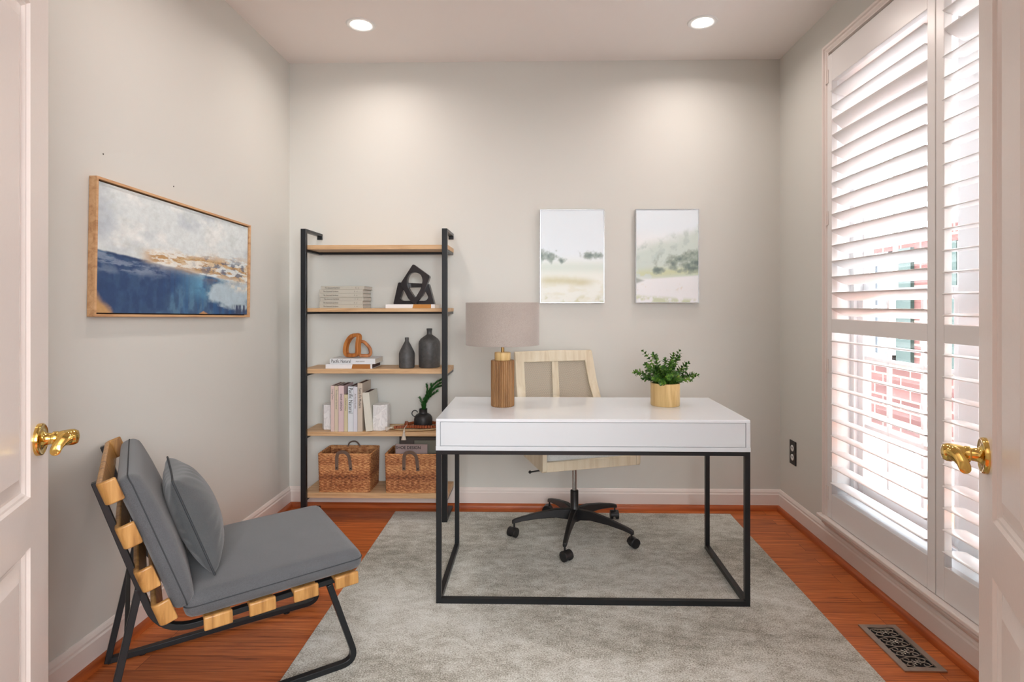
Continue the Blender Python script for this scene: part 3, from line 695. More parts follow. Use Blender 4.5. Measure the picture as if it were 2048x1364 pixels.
# two books under the wooden loops
z3 = SHELF[2][0] + .0002
book('white and ochre book at the bottom of the pair under the wooden loops', (-1.205, 3.268, z3), (0, 0, 1), (1, 0, 0), (0, 1, 0), .0255, .268, .185, (228, 228, 230), pages='pagedark', band=((166, 106, 44), .15, .258))
book('white book titled Pacific Natural on top of the ochre and white book', (-1.183, 3.275, z3 + .0262), (0, 0, 1), (1, 0, 0), (0, 1, 0), .030, .262, .175, (222, 224, 226), title='Pacific Natural', tsize=.027, toff=.008, squeeze=.72, sub=('simple seasonal', .009, .15, 'inkgrey', .9, 'subtitle'))
# upright books on the fourth shelf
z4 = SHELF[3][0] + .0002; s4 = 1150 / 3.26
def bxw(px): return (px - 1072) / s4 * .9995 + .006
ups = [
 (655.9, 663.2, .262, (216, 192, 186), 'Living Color', .0125, 'inkgrey', 'thin pale pink upright book, leftmost of the row beside the marble', .02),
 (663.8, 671, .260, (208, 194, 172), 'The Seasoned Gardener', .012, 'inkgrey', 'beige upright book between the two pink books', .02),
 (671.6, 682.4, .262, (214, 190, 192), 'SHOE DESIGN', .0165, 'ink', 'wide pink upright book titled SHOE DESIGN', .045),
 (683, 690.3, .212, (206, 194, 160), 'collected essays', .012, 'inkgrey', 'short cream upright book, lowest of the upright row', .02),
 (690.9, 701.3, .258, (214, 220, 226), 'Pacific Natural', .032, 'ink', 'white upright book with large Pacific Natural title', .008),
 (701.8, 709.7, .257, (212, 212, 220), 'At Home Studies', .013, 'inkgrey', 'white upright book with small grey lettering, right of Pacific Natural', .04),
 (710.3, 720, .277, (200, 186, 170), 'Santa Fe Modern', .0215, 'ink', 'tall beige upright book titled Santa Fe Modern', .028)]
for a, c, h, col, ti, ts, tm, lb, off in ups:
    x0, x1 = bxw(a), bxw(c)
    book(lb, (x0, 3.262, z4), (1, 0, 0), (0, 0, 1), (0, 1, 0), x1 - x0, h, .17, col, pages='pagedark', title=ti, tsize=ts, toff=off, tmat=tm, flip=True, squeeze=.78 if ts > .02 else .95, group='upright books between the marble bookends')
an = math.radians(5.2)
xl = bxw(740.2)
Tv = Vector((-math.cos(an), 0, math.sin(an)*-1)); 
# leaning book: bottom right corner on the shelf, top leaning left
Tv = Vector((math.cos(an), 0, math.sin(an))); Hv = Vector((-math.sin(an), 0, math.cos(an)))
book('thick cream book leaning left against the upright row', Vector((bxw(726.6), 3.266, z4 + .0003)), Tv, Hv, (0, 1, 0), .0385, .222, .165, (214, 212, 200), pages='pagedark', group='upright books between the marble bookends')
# magazines and book in the right basket are placed with the baskets

# ------------------------------------------------------------------ marble bookends
def hexblock(name, label, cx, cy, pts, h, zb):
    m = MB(); m.prism(pts, zb, zb + h, lambda x, y, t: (cx + x, cy + y, t)); o = m.build(name, M['marble'], origin=(cx, cy, zb), bevel=.0025); tag(o, label, 'bookend', 'marble bookends'); return o
hexblock('marble_bookend', 'white marble bookend at the left end of the upright books', -1.218, 3.36, [(-.032, -.02), (-.012, -.052), (.028, -.052), (.028, .05), (-.012, .05), (-.032, .02)], .144, z4)
hexblock('marble_bookend', 'larger white marble bookend to the right of the leaning book', -.905, 3.335, [(-.034, -.045), (.012, -.055), (.046, -.028), (.046, .030), (.006, .055), (-.034, .03)], .148, z4)

# ------------------------------------------------------------------ black geometric sculpture
def Z1(x, y): return (x / 4.547 + 580, y / 4.547 + 440)
def flat(pts, Y): # pixels of the shelf close-up, to metres in the plane Y
    return [((x / 4.547 + 580 - 1072) * Y / 1150 + .0045, EYE - (y / 4.547 + 440 - 609) * Y / 1150) for x, y in pts]
YS = 3.345; zs = z2 + .0229
off = zs - flat([(0, 750)], YS)[0][1]
bsr = thing('geometric_sculpture', 'glossy black sculpture of two interlocking frames standing on a book', 'sculpture', (-.695, YS, zs))
def lift(p): return [(x, z_ + off) for x, z_ in p]
A = lift(flat(rounded([(928, 750), (972, 553), (1252, 566), (1302, 750)], 12), YS)); Ah = lift(flat(rounded([(985, 700), (1022, 596), (1205, 592), (1252, 690), (1225, 722), (1010, 722)], 40, 8), YS))
plate([A, Ah], .034, lambda x, y, z: (x, YS + z + .02, y), 'lower_frame', M['blackgloss'], bsr, .002)
B = lift(flat(rounded([(1115, 388), (1266, 497), (1205, 660), (1128, 748), (1075, 700), (1003, 562)], 14), YS - .02)); Bh = lift(flat(rounded([(1125, 455), (1185, 472), (1207, 530), (1188, 610), (1135, 700), (1060, 590), (1058, 520), (1080, 472)], 26, 6), YS - .02))
plate([[(x, max(y, zs + .003)) for x, y in B], Bh], .036, lambda x, y, z: (x, YS + z - .0225, y), 'upper_frame', M['blackgloss'], bsr, .002)

# ------------------------------------------------------------------ wooden loops
zb = z3 + .0567
wl_ = thing('wooden_loop_sculpture', 'honey wood sculpture of two linked loops on two books', 'sculpture', (-1.06, 3.345, zb))
def loopm(pts, half, name):
    P = roundpath(pts, .05, 8, closed=True); m = MB(); up = (0, 1, 0)
    q = P[1] - P[0]; nrm = (Vector(pts[1]) - Vector(pts[0])).cross(Vector(pts[2]) - Vector(pts[1])).normalized()
    m.tube(P, 1, closed=True, up=nrm, rect=(half[0], half[1])); return m.build(name, M['teak'], wl_, bevel=.0035, seg=3, smooth=True)
def lp(px, py, Y): return Vector(((px - 1072) * Y / 1150 + .0045, Y, EYE - (py - 609) * Y / 1150))
dz = zb - lp(0, 717.5, 3.33).z
loopm([lp(x, y, Y) + Vector((0, 0, dz)) for x, y, Y in ((687, 712.5, 3.35), (713, 712.5, 3.31), (712, 690, 3.31), (716, 671.5, 3.31), (700, 672, 3.34), (688, 690, 3.35))], (.015, .0105), 'large_loop')
loopm([lp(x, y, Y) + Vector((0, 0, dz)) for x, y, Y in ((714, 713, 3.37), (738, 713, 3.40), (737, 698, 3.40), (724, 684.5, 3.385), (714, 685, 3.37), (713, 700, 3.37))], (.013, .0088), 'small_loop')

# ------------------------------------------------------------------ charcoal bottles on the third shelf
def vase(name, label, px, Y, prof, mat, cat='vase', zb=z3, group='charcoal bottle vases'):
    x = (px - 1072) * Y / 1150 + .0045
    r = thing(name, label, cat, (x, Y, zb), group)
    body = [p for p in prof]
    MB().lathe(body, (x, Y, zb), 40, caps=False).build('body', mat, r, smooth=True)
    rt, zt = prof[-3][0], prof[-3][1]
    return r, x
vase('bottle_vase', 'small charcoal bottle vase with sloping shoulders, left of the pair', 811, 3.32, [(.001, 0), (.040, 0), (.0445, .004), (.0455, .06), (.0455, .083), (.042, .095), (.022, .135), (.0125, .152), (.011, .156), (.0115, .176), (.0095, .176), (.0085, .15), (.03, .09), (.03, .01), (.001, .01)], M['ceramic'])
vase('bottle_vase', 'large charcoal bottle vase with round shoulders, right of the pair', 856.5, 3.36, [(.001, 0), (.058, 0), (.061, .004), (.0625, .09), (.0625, .14), (.060, .152), (.050, .167), (.030, .182), (.017, .190), (.0145, .196), (.0145, .214), (.0165, .217), (.0165, .227), (.012, .227), (.011, .19), (.05, .15), (.05, .01), (.001, .01)], M['ceramic'])

# ------------------------------------------------------------------ tray, beads, black jug and sprig on the fourth shelf
TX, TY = -.705, 3.362
m = MB(); n = 48; prof = [(.001, .0002), (.86, .0002), (.97, .004), (1.0, .009), (.985, .0105), (.93, .007), (.001, .0062)]; k = 0
for r_, h_ in prof:
    for i in range(n):
        a = 2 * math.pi * i / n; m.v.append((TX + .158 * r_ * math.cos(a), TY + .092 * r_ * math.sin(a), z4 + h_))
for j in range(len(prof) - 1):
    for i in range(n): m.f.append((j * n + i, j * n + (i + 1) % n, (j + 1) * n + (i + 1) % n, (j + 1) * n + i))
tray = m.build('oval_tray', wood('pale_tray_wood', srgb(176, 148, 108), srgb(206, 182, 140), srgb(218, 196, 158), 'x'), origin=(TX, TY, z4), smooth=True)
tag(tray, 'pale oval wooden tray under the black jug on the fourth shelf', 'tray')
JY = 3.372; JX = (844 - 1072) * JY / 1150 + .0045; jz = z4 + .0068
jug = thing('jug_vase', 'matte black round jug vase with ring handle, holding green sprigs', 'vase', (JX, JY, jz))
MB().lathe([(.001, 0), (.046, 0), (.051, .004), (.0535, .02), (.0535, .045), (.050, .060), (.042, .071), (.030, .078), (.0245, .080), (.0235, .084), (.0235, .103), (.025, .105), (.022, .105), (.0205, .08), (.044, .055), (.044, .01), (.001, .01)], (JX, JY, jz), 40, caps=False).build('body', M['matteblack'], jug, smooth=True)
m = MB(); m.tube([(JX - .049 + .0175 * math.cos(a), JY, jz + .078 + .0175 * math.sin(a)) for a in [math.radians(d) for d in range(20, 290, 12)]], .0028, 8); m.build('handle', M['matteblack'], jug, smooth=True)
# sprigs
sp = thing('leaf_sprig', 'bunch of dark green needle sprigs standing in the black jug', 'sprig', (JX, JY, jz + .08))
def P4(px, py, Y): return Vector(((px - 1072) * Y / 1150 + .0045, Y, EYE - (py - 609) * Y / 1150))
ends = [[(846, 806, 3.372), (853, 786, 3.37), (866, 767, 3.36), (885, 757, 3.34)], [(848, 806, 3.372), (858, 787, 3.36), (868, 775, 3.35), (883, 771, 3.33)], [(845, 806, 3.372), (850, 790, 3.38), (853, 780, 3.39), (851, 769, 3.39)],
        [(848, 806, 3.372), (856, 795, 3.35), (864, 788, 3.33), (872, 783, 3.32)], [(842, 806, 3.375), (840, 803, 3.385), (839, 799, 3.39), (837, 796, 3.39)], [(847, 806, 3.37), (855, 791, 3.38), (861, 778, 3.39), (860, 769, 3.40)],
        [(845, 806, 3.37), (846, 801, 3.37), (846, 798, 3.37), (846, 799, 3.365)], [(847, 806, 3.37), (860, 783, 3.39), (875, 768, 3.40), (884, 764, 3.41)]]
base = Vector((JX, JY, jz + .02)); st = MB(); nd = MB(); rr = random.Random(3)
for e in ends:
    pts = [base + Vector((rr.uniform(-.01, .01), rr.uniform(-.01, .01), 0))] + [P4(*q) for q in e]
    curve = roundpath(pts, .03, 5); st.tube(curve, .0012, 5)
    cum = []
    for i in range(len(curve) - 1):
        a, b_ = curve[i], curve[i + 1]; ln = (b_ - a).length
        if b_.z < jz + .085: continue
        k = max(2, int(ln / .0006))
        for j in range(k):
            p = a.lerp(b_, j / k); t = (b_ - a).normalized(); d = Vector((rr.gauss(0, 1), rr.gauss(0, 1), rr.gauss(0, 1))); d = (d - t * d.dot(t)).normalized(); d = (t * .9 + d * .75).normalized()
            L_ = rr.uniform(.012, .020); w = t.cross(d).normalized() * .0018
            nd.add([p - w, p + d * L_ * .5 - w, p + d * L_, p + d * L_ * .5 + w, p + w], [(0, 1, 2, 3, 4)])
st.build('stem', M['needle'], sp, smooth=True); nd.build('needles', M['needle'], sp)
# bead garland round the jug
gz = z4 + .0118
g = thing('bead_garland', 'reddish wooden bead garland with pale tassels curled on the tray', 'garland', (TX, TY, gz))
path = [(-.822, 3.286), (-.812, 3.289), (-.800, 3.294), (-.790, 3.299), (-.772, 3.304), (-.750, 3.312), (-.72, 3.310), (-.69, 3.306), (-.66, 3.302), (-.63, 3.302), (-.60, 3.305), (-.575, 3.318), (-.562, 3.345), (-.562, 3.375), (-.58, 3.405), (-.61, 3.425), (-.65, 3.437), (-.69, 3.435), (-.725, 3.42), (-.75, 3.395), (-.765, 3.365), (-.758, 3.345), (-.748, 3.325), (-.745, 3.300)]
P = [Vector((x, y, 0)) for x, y in path]; cum = [0]
for i in range(1, len(P)): cum.append(cum[-1] + (P[i] - P[i - 1]).length)
def atlen(s_):
    for i in range(1, len(P)):
        if s_ <= cum[i]: t = (s_ - cum[i - 1]) / (cum[i] - cum[i - 1]); return P[i - 1].lerp(P[i], t), (P[i] - P[i - 1]).normalized()
    return P[-1], (P[-1] - P[-2]).normalized()
s_ = .012; i = 0
while s_ < cum[-1] - .008:
    p, t = atlen(s_); hb_ = .0085; zz = gz + hb_ + (.017 * ss(np.array(s_), cum[-1] - .075, cum[-1] - .045).item() if s_ > cum[-1] - .09 else 0)
    m = MB(); m.obox((p.x, p.y, zz), (t, t.cross(Vector((0, 0, 1))), (0, 0, 1)), (.0068, .0072, .0080)); m.build('bead', M['bead'], g, bevel=.002); s_ += .0152; i += 1
def tassel(p0, d, L_, par):
    m = MB(); d = Vector(d).normalized(); m.lathe([(.002, -.004), (.0055, 0), (.006, .008), (.004, .010), (.0055, .014), (.011, L_ * .7), (.0145, L_), (.001, L_ - .003)], p0, 14, d); return m.build('tassel', M['tassel'], par, smooth=True)
tassel((-.826, 3.284, gz + .008), (-.9, -.30, -.18), .036, g)
tassel((-.745, 3.2325, z4 + .0135), (0, -.20, -1), .052, g)
m = MB(); m.tube([(-.745, 3.312, z4 + .030), (-.745, 3.285, z4 + .030), (-.745, 3.245, z4 + .026), (-.745, 3.2325, z4 + .0135)], .0022, 6); m.build('string', M['tassel'], g, smooth=True)

# ------------------------------------------------------------------ baskets
z5 = SHELF[4][0] + .0002
def basket(label, x0, x1, y0, y1, h):
    cx, cy = (x0 + x1) / 2, (y0 + y1) / 2; r = thing('wicker_basket', label, 'basket', (cx, cy, z5), 'rattan baskets on the lowest shelf')
    hx, hy = (x1 - x0) / 2, (y1 - y0) / 2; rc = .012; per = []
    def ring(hx, hy, step):
        pts = []; c4 = [(-hx, -hy), (hx, -hy), (hx, hy), (-hx, hy)]
        for i in range(4):
            a, b_ = Vector(c4[i]), Vector(c4[(i + 1) % 4]); ln = (b_ - a).length; k = int(ln / step); nv = Vector(((b_ - a).y, -(b_ - a).x)).normalized()
            for j in range(k):
                p = a.lerp(b_, j / k); t_ = min(j, k - j) / k * ln; q = max(0, rc - t_); p = p - nv * (q * q / rc * .45); pts.append((p, nv))
        return pts
    pts = ring(hx, hy, .0045); n = len(pts); rows = 27; sub = 4; m = MB(); H = h - .008
    for k in range(rows * sub + 1):
        z = k / (rows * sub) * H; row = int(k / sub); ph = math.pi * (row % 2); taper = 1 - .03 * (1 - z / H)
        for i, (p, nv) in enumerate(pts):
            d = .0022 * abs(math.sin(math.pi * k / sub)) * (.45 + .75 * math.cos(i * 2 * math.pi / 8 + ph)); m.v.append((cx + p.x * taper + nv.x * d, cy + p.y * taper + nv.y * d, z5 + z))
    for k in range(rows * sub):
        for i in range(n): m.f.append((k * n + i, k * n + (i + 1) % n, (k + 1) * n + (i + 1) % n, (k + 1) * n + i))
    m.build('woven_body', M['rattan'], r, smooth=True, auto=False)
    w = MB(); e = .008; c4 = [(-hx + e, -hy + e), (hx - e, -hy + e), (hx - e, hy - e), (-hx + e, hy - e)]
    w.add([(cx + a, cy + b_, z5 + zz) for zz in (.006, H) for a, b_ in c4], [(0, 1, 2, 3), (0, 4, 5, 1), (1, 5, 6, 2), (2, 6, 7, 3), (3, 7, 4, 0)]); w.build('lining', M['rattan'], r)
    rim = MB(); pr_ = ring(hx - .002, hy - .002, .003); s0 = 0
    for ph in (0, math.pi * 2 / 3, math.pi * 4 / 3):
        q = []
        for i, (p, nv) in enumerate(pr_):
            a = i * .75 + ph; q.append((cx + p.x + nv.x * .0032 * math.cos(a), cy + p.y + nv.y * .0032 * math.cos(a), z5 + h - .005 + .0032 * math.sin(a)))
        rim.tube(q, .0029, 5, closed=True)
    rim.build('braided_rim', M['rattan'], r, smooth=True)
    for sgn, yy in ((-1, y0), (1, y1)):
        yo = yy + sgn * .0045
        pts = [(cx - .004 - .036, yo, z5 + h - .092), (cx - .040, yo, z5 + h - .02), (cx - .034, yo + sgn * .004, z5 + h + .004), (cx - .012, yo + sgn * .008, z5 + h + .013), (cx + .010, yo + sgn * .008, z5 + h + .012), (cx + .028, yo + sgn * .004, z5 + h - .006), (cx + .034, yo, z5 + h - .03), (cx + .040, yo, z5 + h - .095)]
        if sgn > 0: pts = [(p[0], y1 - .006, p[2] + .012) for p in pts]
        m = MB(); m.tube(roundpath(pts, .012, 4), 1, up=(0, 1, 0), rect=(.0013, .0092 if sgn < 0 else .004)); hd = m.build('handle', M['leather'], r, smooth=True)
        if sgn < 0:
            for q in (pts[0], pts[-1]): MB().lathe([(.0042, 0), (.004, .0015), (.001, .0022)], (q[0], q[1] - .001, q[2] + .012), 12, (0, -1, 0)).build('rivet', M['dark'], hd, smooth=True)
    return r
basket('woven rattan basket with leather handles, empty, on the left of the lowest shelf', -1.247, -.946, 3.262, 3.462, .222)
basket('woven rattan basket holding magazines, partly behind the desk', -.862, -.561, 3.262, 3.462, .222)
def standing(label, x0, x1, y, z1, th, col, title=None, name='magazine'):
    r = thing(name, label, 'magazine' if name == 'magazine' else 'book', ((x0 + x1) / 2, y, z5 + .0075), 'reading matter in the right basket'); zb_ = z5 + .0075
    MB().box(x0, x1, y, y + .0015, zb_, z1).box(x0, x1, y + th - .0015, y + th, zb_, z1).box(x0, x0 + .0015, y, y + th, zb_, z1).build('cover', cover(*col), r)
    MB().box(x0 + .0015, x1 - .003, y + .0015, y + th - .0015, zb_ + .001, z1 - .002).build('pages', M['page'], r)
    if title: text(title, .0235, lambda x, yy, zz: (x0 + .003 + x, y - .0006 - zz, z1 - .018 + yy), M['ink'], r, 'title', .98, bold=.0004)
    return r
standing('mauve book titled SHOE DESIGN standing at the front of the basket', -.808, -.625, 3.285, .428, .016, (160, 142, 140), 'SHOE DESIGN', 'book')
standing('grey-green magazine behind the mauve book, at the right', -.71, -.572, 3.335, .440, .008, (128, 126, 112))
standing('dark brown magazine in the middle of the basket', -.80, -.585, 3.365, .452, .009, (92, 82, 76))
standing('tallest dark grey magazine at the back of the basket', -.812, -.59, 3.405, .468, .009, (104, 98, 92))

# ------------------------------------------------------------------ desk
DXA, DXB, DYA, DYB, DT = -.410, .869, 2.350, 2.915, .763
dk = thing('desk', 'white lacquered desk on a thin black metal frame', 'desk', ((DXA + DXB) / 2, (DYA + DYB) / 2, RZ))
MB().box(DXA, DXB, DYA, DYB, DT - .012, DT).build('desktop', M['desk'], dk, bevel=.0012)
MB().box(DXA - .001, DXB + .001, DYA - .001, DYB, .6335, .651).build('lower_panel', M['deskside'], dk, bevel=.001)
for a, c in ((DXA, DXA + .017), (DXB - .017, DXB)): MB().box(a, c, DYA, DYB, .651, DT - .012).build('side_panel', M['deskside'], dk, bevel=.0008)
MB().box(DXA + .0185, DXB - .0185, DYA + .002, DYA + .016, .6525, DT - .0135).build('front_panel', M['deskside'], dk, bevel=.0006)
for k in range(2):
    a = DXA + .019 + k * (DXB - DXA - .038) / 2; c = a + (DXB - DXA - .038) / 2 - .002
    MB().box(a, c, DYB - .018, DYB - .002, .653, DT - .014).build('drawer', M['deskside'], dk, bevel=.0006)
tw = .021
for x in (DXA, DXB - tw):
    for y in (DYA, DYB - tw): MB().box(x, x + tw, y, y + tw, RZ, .633).build('leg', M['black'], dk, bevel=.001)
for zz in (RZ, .633 - tw * .75):
    for y in (DYA, DYB - tw):
        if zz == RZ and y != DYA: continue
        MB().box(DXA + tw, DXB - tw, y, y + tw, zz, zz + tw * (.75 if zz > .1 else 1)).build('rail', M['black'], dk)
    for x in (DXA, DXB - tw): MB().box(x, x + tw, DYA + tw, DYB - tw, zz, zz + tw * (.75 if zz > .1 else 1)).build('rail', M['black'], dk)

# ------------------------------------------------------------------ table lamp
LX, LY, LZ = (1003.5 - 1072) * 2.66 / 1150 + .004, 2.66, DT + .0003
lm = thing('table_lamp', 'table lamp with reeded wood base and wide linen drum shade', 'lamp', (LX, LY, LZ))
m = MB(); nr = 30; per = 8; N = nr * per; Hc = .212
def rib(i): a = (i % per) / per * 2 * math.pi; return .0515 + .0028 * abs(math.sin(a / 2)) ** .7
for z, k in ((0, .96), (.003, 1), (Hc - .003, 1), (Hc, .96)):
    for i in range(N): a = 2 * math.pi * i / N; r = rib(i) * k; m.v.append((LX + r * math.cos(a), LY + r * math.sin(a), LZ + z))
for j in range(3):
    for i in range(N): m.f.append((j * N + i, j * N + (i + 1) % N, (j + 1) * N + (i + 1) % N, (j + 1) * N + i))
m.f.append(tuple(range(N))); m.f.append(tuple(range(3 * N, 4 * N))); m.build('base', M['lampwood'], lm)
MB().lathe([(.036, Hc), (.0375, Hc + .002), (.0375, Hc + .034), (.0355, Hc + .036)], (LX, LY, LZ), 40).build('cap', M['bamboo'], lm, smooth=True)
MB().lathe([(.0075, Hc + .036), (.0075, Hc + .1), (.010, Hc + .1), (.010, Hc + .13)], (LX, LY, LZ), 16).build('neck', M['brass2'], lm, smooth=True)
S0, S1 = 1.0465, 1.241
m = MB(); m.lathe([(.1695, S0), (.1705, S0 + .003), (.1700, S0 + .008), (.170, S1 - .008), (.1705, S1 - .003), (.1695, S1), (.1675, S1), (.1675, S0), (.1695, S0)], (LX, LY, 0), 96, caps=False); m.build('lamp_shade', M['linen'], lm, smooth=True)
m = MB()
for k in range(3): a = math.radians(120 * k + 20); m.cyl((LX, LY, S1 - .02), (LX + .168 * math.cos(a), LY + .168 * math.sin(a), S1 - .006), .002, 8)
m.cyl((LX, LY, LZ + Hc + .12), (LX, LY, S1 - .015), .004, 8); m.build('spider', M['brass2'], lm)
MB().ball((LX, LY, S0 + .09), .028, 20, 12, (1, 1, 1.2)).build('bulb', M['white'], lm, smooth=True)

# ------------------------------------------------------------------ plant on the desk
PXc, PYc, PZ = (1328.5 - 1072) * 2.70 / 1150 + .0, 2.695, DT + .0003
pp = thing('potted_plant', 'small leafy green plant in a round light wood pot on the desk', 'plant', (PXc, PYc, PZ))
MB().lathe([(.001, 0), (.064, 0), (.0665, .003), (.067, .103), (.0655, .1045), (.060, .1045), (.060, .085), (.001, .085)], (PXc, PYc, PZ), 56, caps=False).build('pot', M['bamboo'], pp, smooth=True)
MB().lathe([(.001, .094), (.03, .093), (.0595, .0885)], (PXc, PYc, PZ), 24, caps=False).build('soil', M['soil'], pp, smooth=True)
rr = random.Random(11); lf = MB(); stm = MB(); top = Vector((PXc, PYc, PZ + .092))
tips = [(-.145, -.02, .065), (-.13, .03, .055), (-.10, -.05, .10), (-.095, .03, .155), (-.06, -.03, .145), (-.045, .05, .135), (-.02, -.06, .09), (.0, .0, .12), (.02, -.05, .115), (.045, .03, .14), (.06, -.02, .16), (.075, .04, .13), (.085, -.05, .085), (.11, .02, .10), (.13, -.03, .055), (.15, .01, .045), (-.07, -.08, .045), (.05, -.09, .04), (.0, -.09, .05), (-.03, .09, .07), (.06, .09, .08), (-.11, -.03, .035), (.10, -.07, .035), (-.03, -.07, .02), (.03, -.075, .065), (-.05, .0, .09), (.03, .02, .09), (.09, .0, .06), (-.085, -.01, .07)]
for tx, ty, tz in tips:
    a = top + Vector((tx * .22, ty * .22, -.004)); c = top + Vector((tx, ty, tz)); mid = a.lerp(c, .5) + Vector((-tx * .18, -ty * .18, .022)); cv = [a.lerp(mid, t).lerp(mid.lerp(c, t), t) for t in [i / 10 for i in range(11)]]
    stm.tube(cv, .0013, 5); n = 11; ph = rr.random() * 3
    for i in range(2, n + 1):
        t = i / n; p = a.lerp(mid, t).lerp(mid.lerp(c, t), t); tg = (mid.lerp(c, t) - a.lerp(mid, t)).normalized(); u = tg.orthogonal().normalized(); w = tg.cross(u)
        for q in range(3):
            an_ = ph + i * 1.3 + q * 2.094 + rr.uniform(-.3, .3); d = (u * math.cos(an_) + w * math.sin(an_)); ax = (d * .85 + tg * (.35 + .5 * (i == n)) + Vector((0, 0, .15))).normalized(); sd = ax.cross(tg).normalized(); up_ = sd.cross(ax).normalized()
            R_ = rr.uniform(.0062, .0092) * (1.05 if i < n else .7); c0 = p + d * .001; ring = []
            for k in range(8):
                b_ = 2 * math.pi * k / 8; ring.append(c0 + ax * (R_ * 1.15 - R_ * 1.15 * math.cos(b_)) + sd * (R_ * .9 * math.sin(b_)) + up_ * (.25 * R_ * abs(math.sin(b_))))
            lf.add([c0 + ax * R_ * 1.1] + ring, [(0, k + 1, (k + 1) % 8 + 1) for k in range(8)])
stm.build('stem', M['leaf'], pp, smooth=True); lf.build('foliage', M['leaf'], pp, smooth=True, auto=False)

# ------------------------------------------------------------------ office chair
OC = Vector((.205, 3.075, 0)); Gd = Vector((.30, -.954, 0)).normalized(); Ed = Vector((.954, .30, 0)).normalized()
def C(e, g_, z): return OC + Ed * e + Gd * g_ + Vector((0, 0, z))
oc = thing('office_chair', 'pale wood office chair with mesh back and black five star base behind the desk', 'office chair', (OC.x, OC.y, RZ))
hub = MB().lathe([(.020, .078), (.030, .082), (.034, .10), (.034, .125), (.028, .14), (.0215, .15), (.0215, .24), (.019, .242)], OC, 28).build('base_hub', M['blackdull'], oc, smooth=True)
MB().lathe([(.0125, .24), (.0125, .40)], OC, 20).build('gas_column', M['chrome'], oc, smooth=True)
for dg in (-102, -31, 41, 113, -174):
    a = math.radians(dg); d = Vector((math.cos(a), math.sin(a), 0)); s_ = Vector((-d.y, d.x, 0)); m = MB(); k = 0
    st_ = [(.022, .118, .021, .028), (.10, .124, .018, .022), (.20, .113, .0145, .016), (.28, .098, .0125, .012), (.318, .088, .012, .011), (.334, .082, .009, .010)]
    for r_, z, hw, hh in st_:
        c = OC + d * r_ + Vector((0, 0, z)); m.v += [tuple(c + s_ * x * hw + Vector((0, 0, y * hh))) for x, y in ((-1, -1), (1, -1), (.75, 1), (-.75, 1))]
    for j in range(len(st_) - 1):
        for q in range(4): m.f.append((j * 4 + q, j * 4 + (q + 1) % 4, (j + 1) * 4 + (q + 1) % 4, (j + 1) * 4 + q))
    m.f += [(0, 1, 2, 3), tuple(len(m.v) - 4 + i for i in range(4))]
    lg = m.build('leg', M['blackdull'], oc, bevel=.004, smooth=True)
    cc = OC + d * .322
    sw = Vector((math.cos(a + .9), math.sin(a + .9), 0)); ax = Vector((-sw.y, sw.x, 0)); wc = cc + sw * .012 + Vector((0, 0, RZ + .0245))
    m = MB(); m.cyl(cc + Vector((0, 0, .045)), cc + Vector((0, 0, .085)), .005, 10)
    for q in (-1, 1): m.cyl(wc + ax * (q * .008), wc + ax * (q * .024), .0235, 24)
    # hood over the wheels
    hp = [(math.cos(t) * .027, math.sin(t) * .027) for t in [math.radians(x) for x in range(-10, 200, 15)]]
    m.prism(hp, -.023, .023, lambda x, y, t, wc=wc, sw=sw, ax=ax: wc + sw * x + ax * t + Vector((0, 0, y)))
    m.build('caster', M['blackdull'], lg, bevel=.002, smooth=True)
# seat tray
m = MB()
def cbox(m, e0, e1, g0, g1, z0, z1, sl=0): # sl: rise towards the back
    vs = [C(e, g_, z + (g1 - g_) * sl) for z in (z0, z1) for e, g_ in ((e0, g0), (e1, g0), (e1, g1), (e0, g1))]
    m.add(vs, [(0, 3, 2, 1), (4, 5, 6, 7), (0, 1, 5, 4), (1, 2, 6, 5), (2, 3, 7, 6), (3, 0, 4, 7)]); return m
cbox(MB(), -.215, .272, .160, .180, .402, .452).build('front_rail', M['ash'], oc, bevel=.003)
cbox(MB(), -.215, .272, -.24, .160, .405, .420).build('seat_pan', M['ash'], oc, bevel=.002)
for e in (-1, 1):
    pts_b = [(.182, .398), (.06, .398), (-.10, .40), (-.235, .43)]
    # side panel and back stile as one bent board: stations (g low/front edge, z) ... swept outline
    e0 = -.238 if e < 0 else .272; 
    out = [(.182, .398), (-.15, .402), (-.245, .445), (-.29, .55), (-.335, .76), (-.352, .958), (-.325, .960), (-.300, .78), (-.245, .62), (-.16, .545), (-.02, .512), (.182, .505)]
    def sh(g_, z, e=e): # the stiles lean in towards the top
        k = max(0, min(1, (z - .50) / .46)); lean = (.058 * k if e > 0 else -.002 * k); return -e * lean
    m = MB(); w_ = .024
    for t in (0, 1):
        for g_, z in rounded(out, .02, 3): 
            kk = max(0, min(1, (z - .5) / .2)); wid = w_ + .030 * kk
            inner = e0 + (0 if e > 0 else w_); base_e = (e0 + (0 if e > 0 else w_)) - (0)
            outer = base_e + (w_ if e > 0 else -w_); inn = outer - (wid if e > 0 else -wid)
            m.v.append(tuple(C((inn if t == 0 else outer) + sh(g_, z), g_, z)))
    n = len(m.v) // 2; m.f += [tuple(range(n)), tuple(range(n, 2 * n))] + [(i, (i + 1) % n, n + (i + 1) % n, n + i) for i in range(n)]
    m.build('side_frame', M['ash'], oc, bevel=.003, smooth=True)
def bk(e, z, dg=0):  # point on the back plane between the stiles
    g_ = -.317 - (z - .76) * .10 if z > .70 else -.309 + (.70 - z) * .22
    return C(e, g_ + dg, z)
m = MB(); eL, eR = -.236, .240
def slab(m, pts, th):
    vs = [bk(e, z, -th) for e, z in pts] + [bk(e, z, th) for e, z in pts]; n = len(pts); m.add(vs, [tuple(range(n)), tuple(range(n, 2 * n))] + [(i, (i + 1) % n, n + (i + 1) % n, n + i) for i in range(n)])
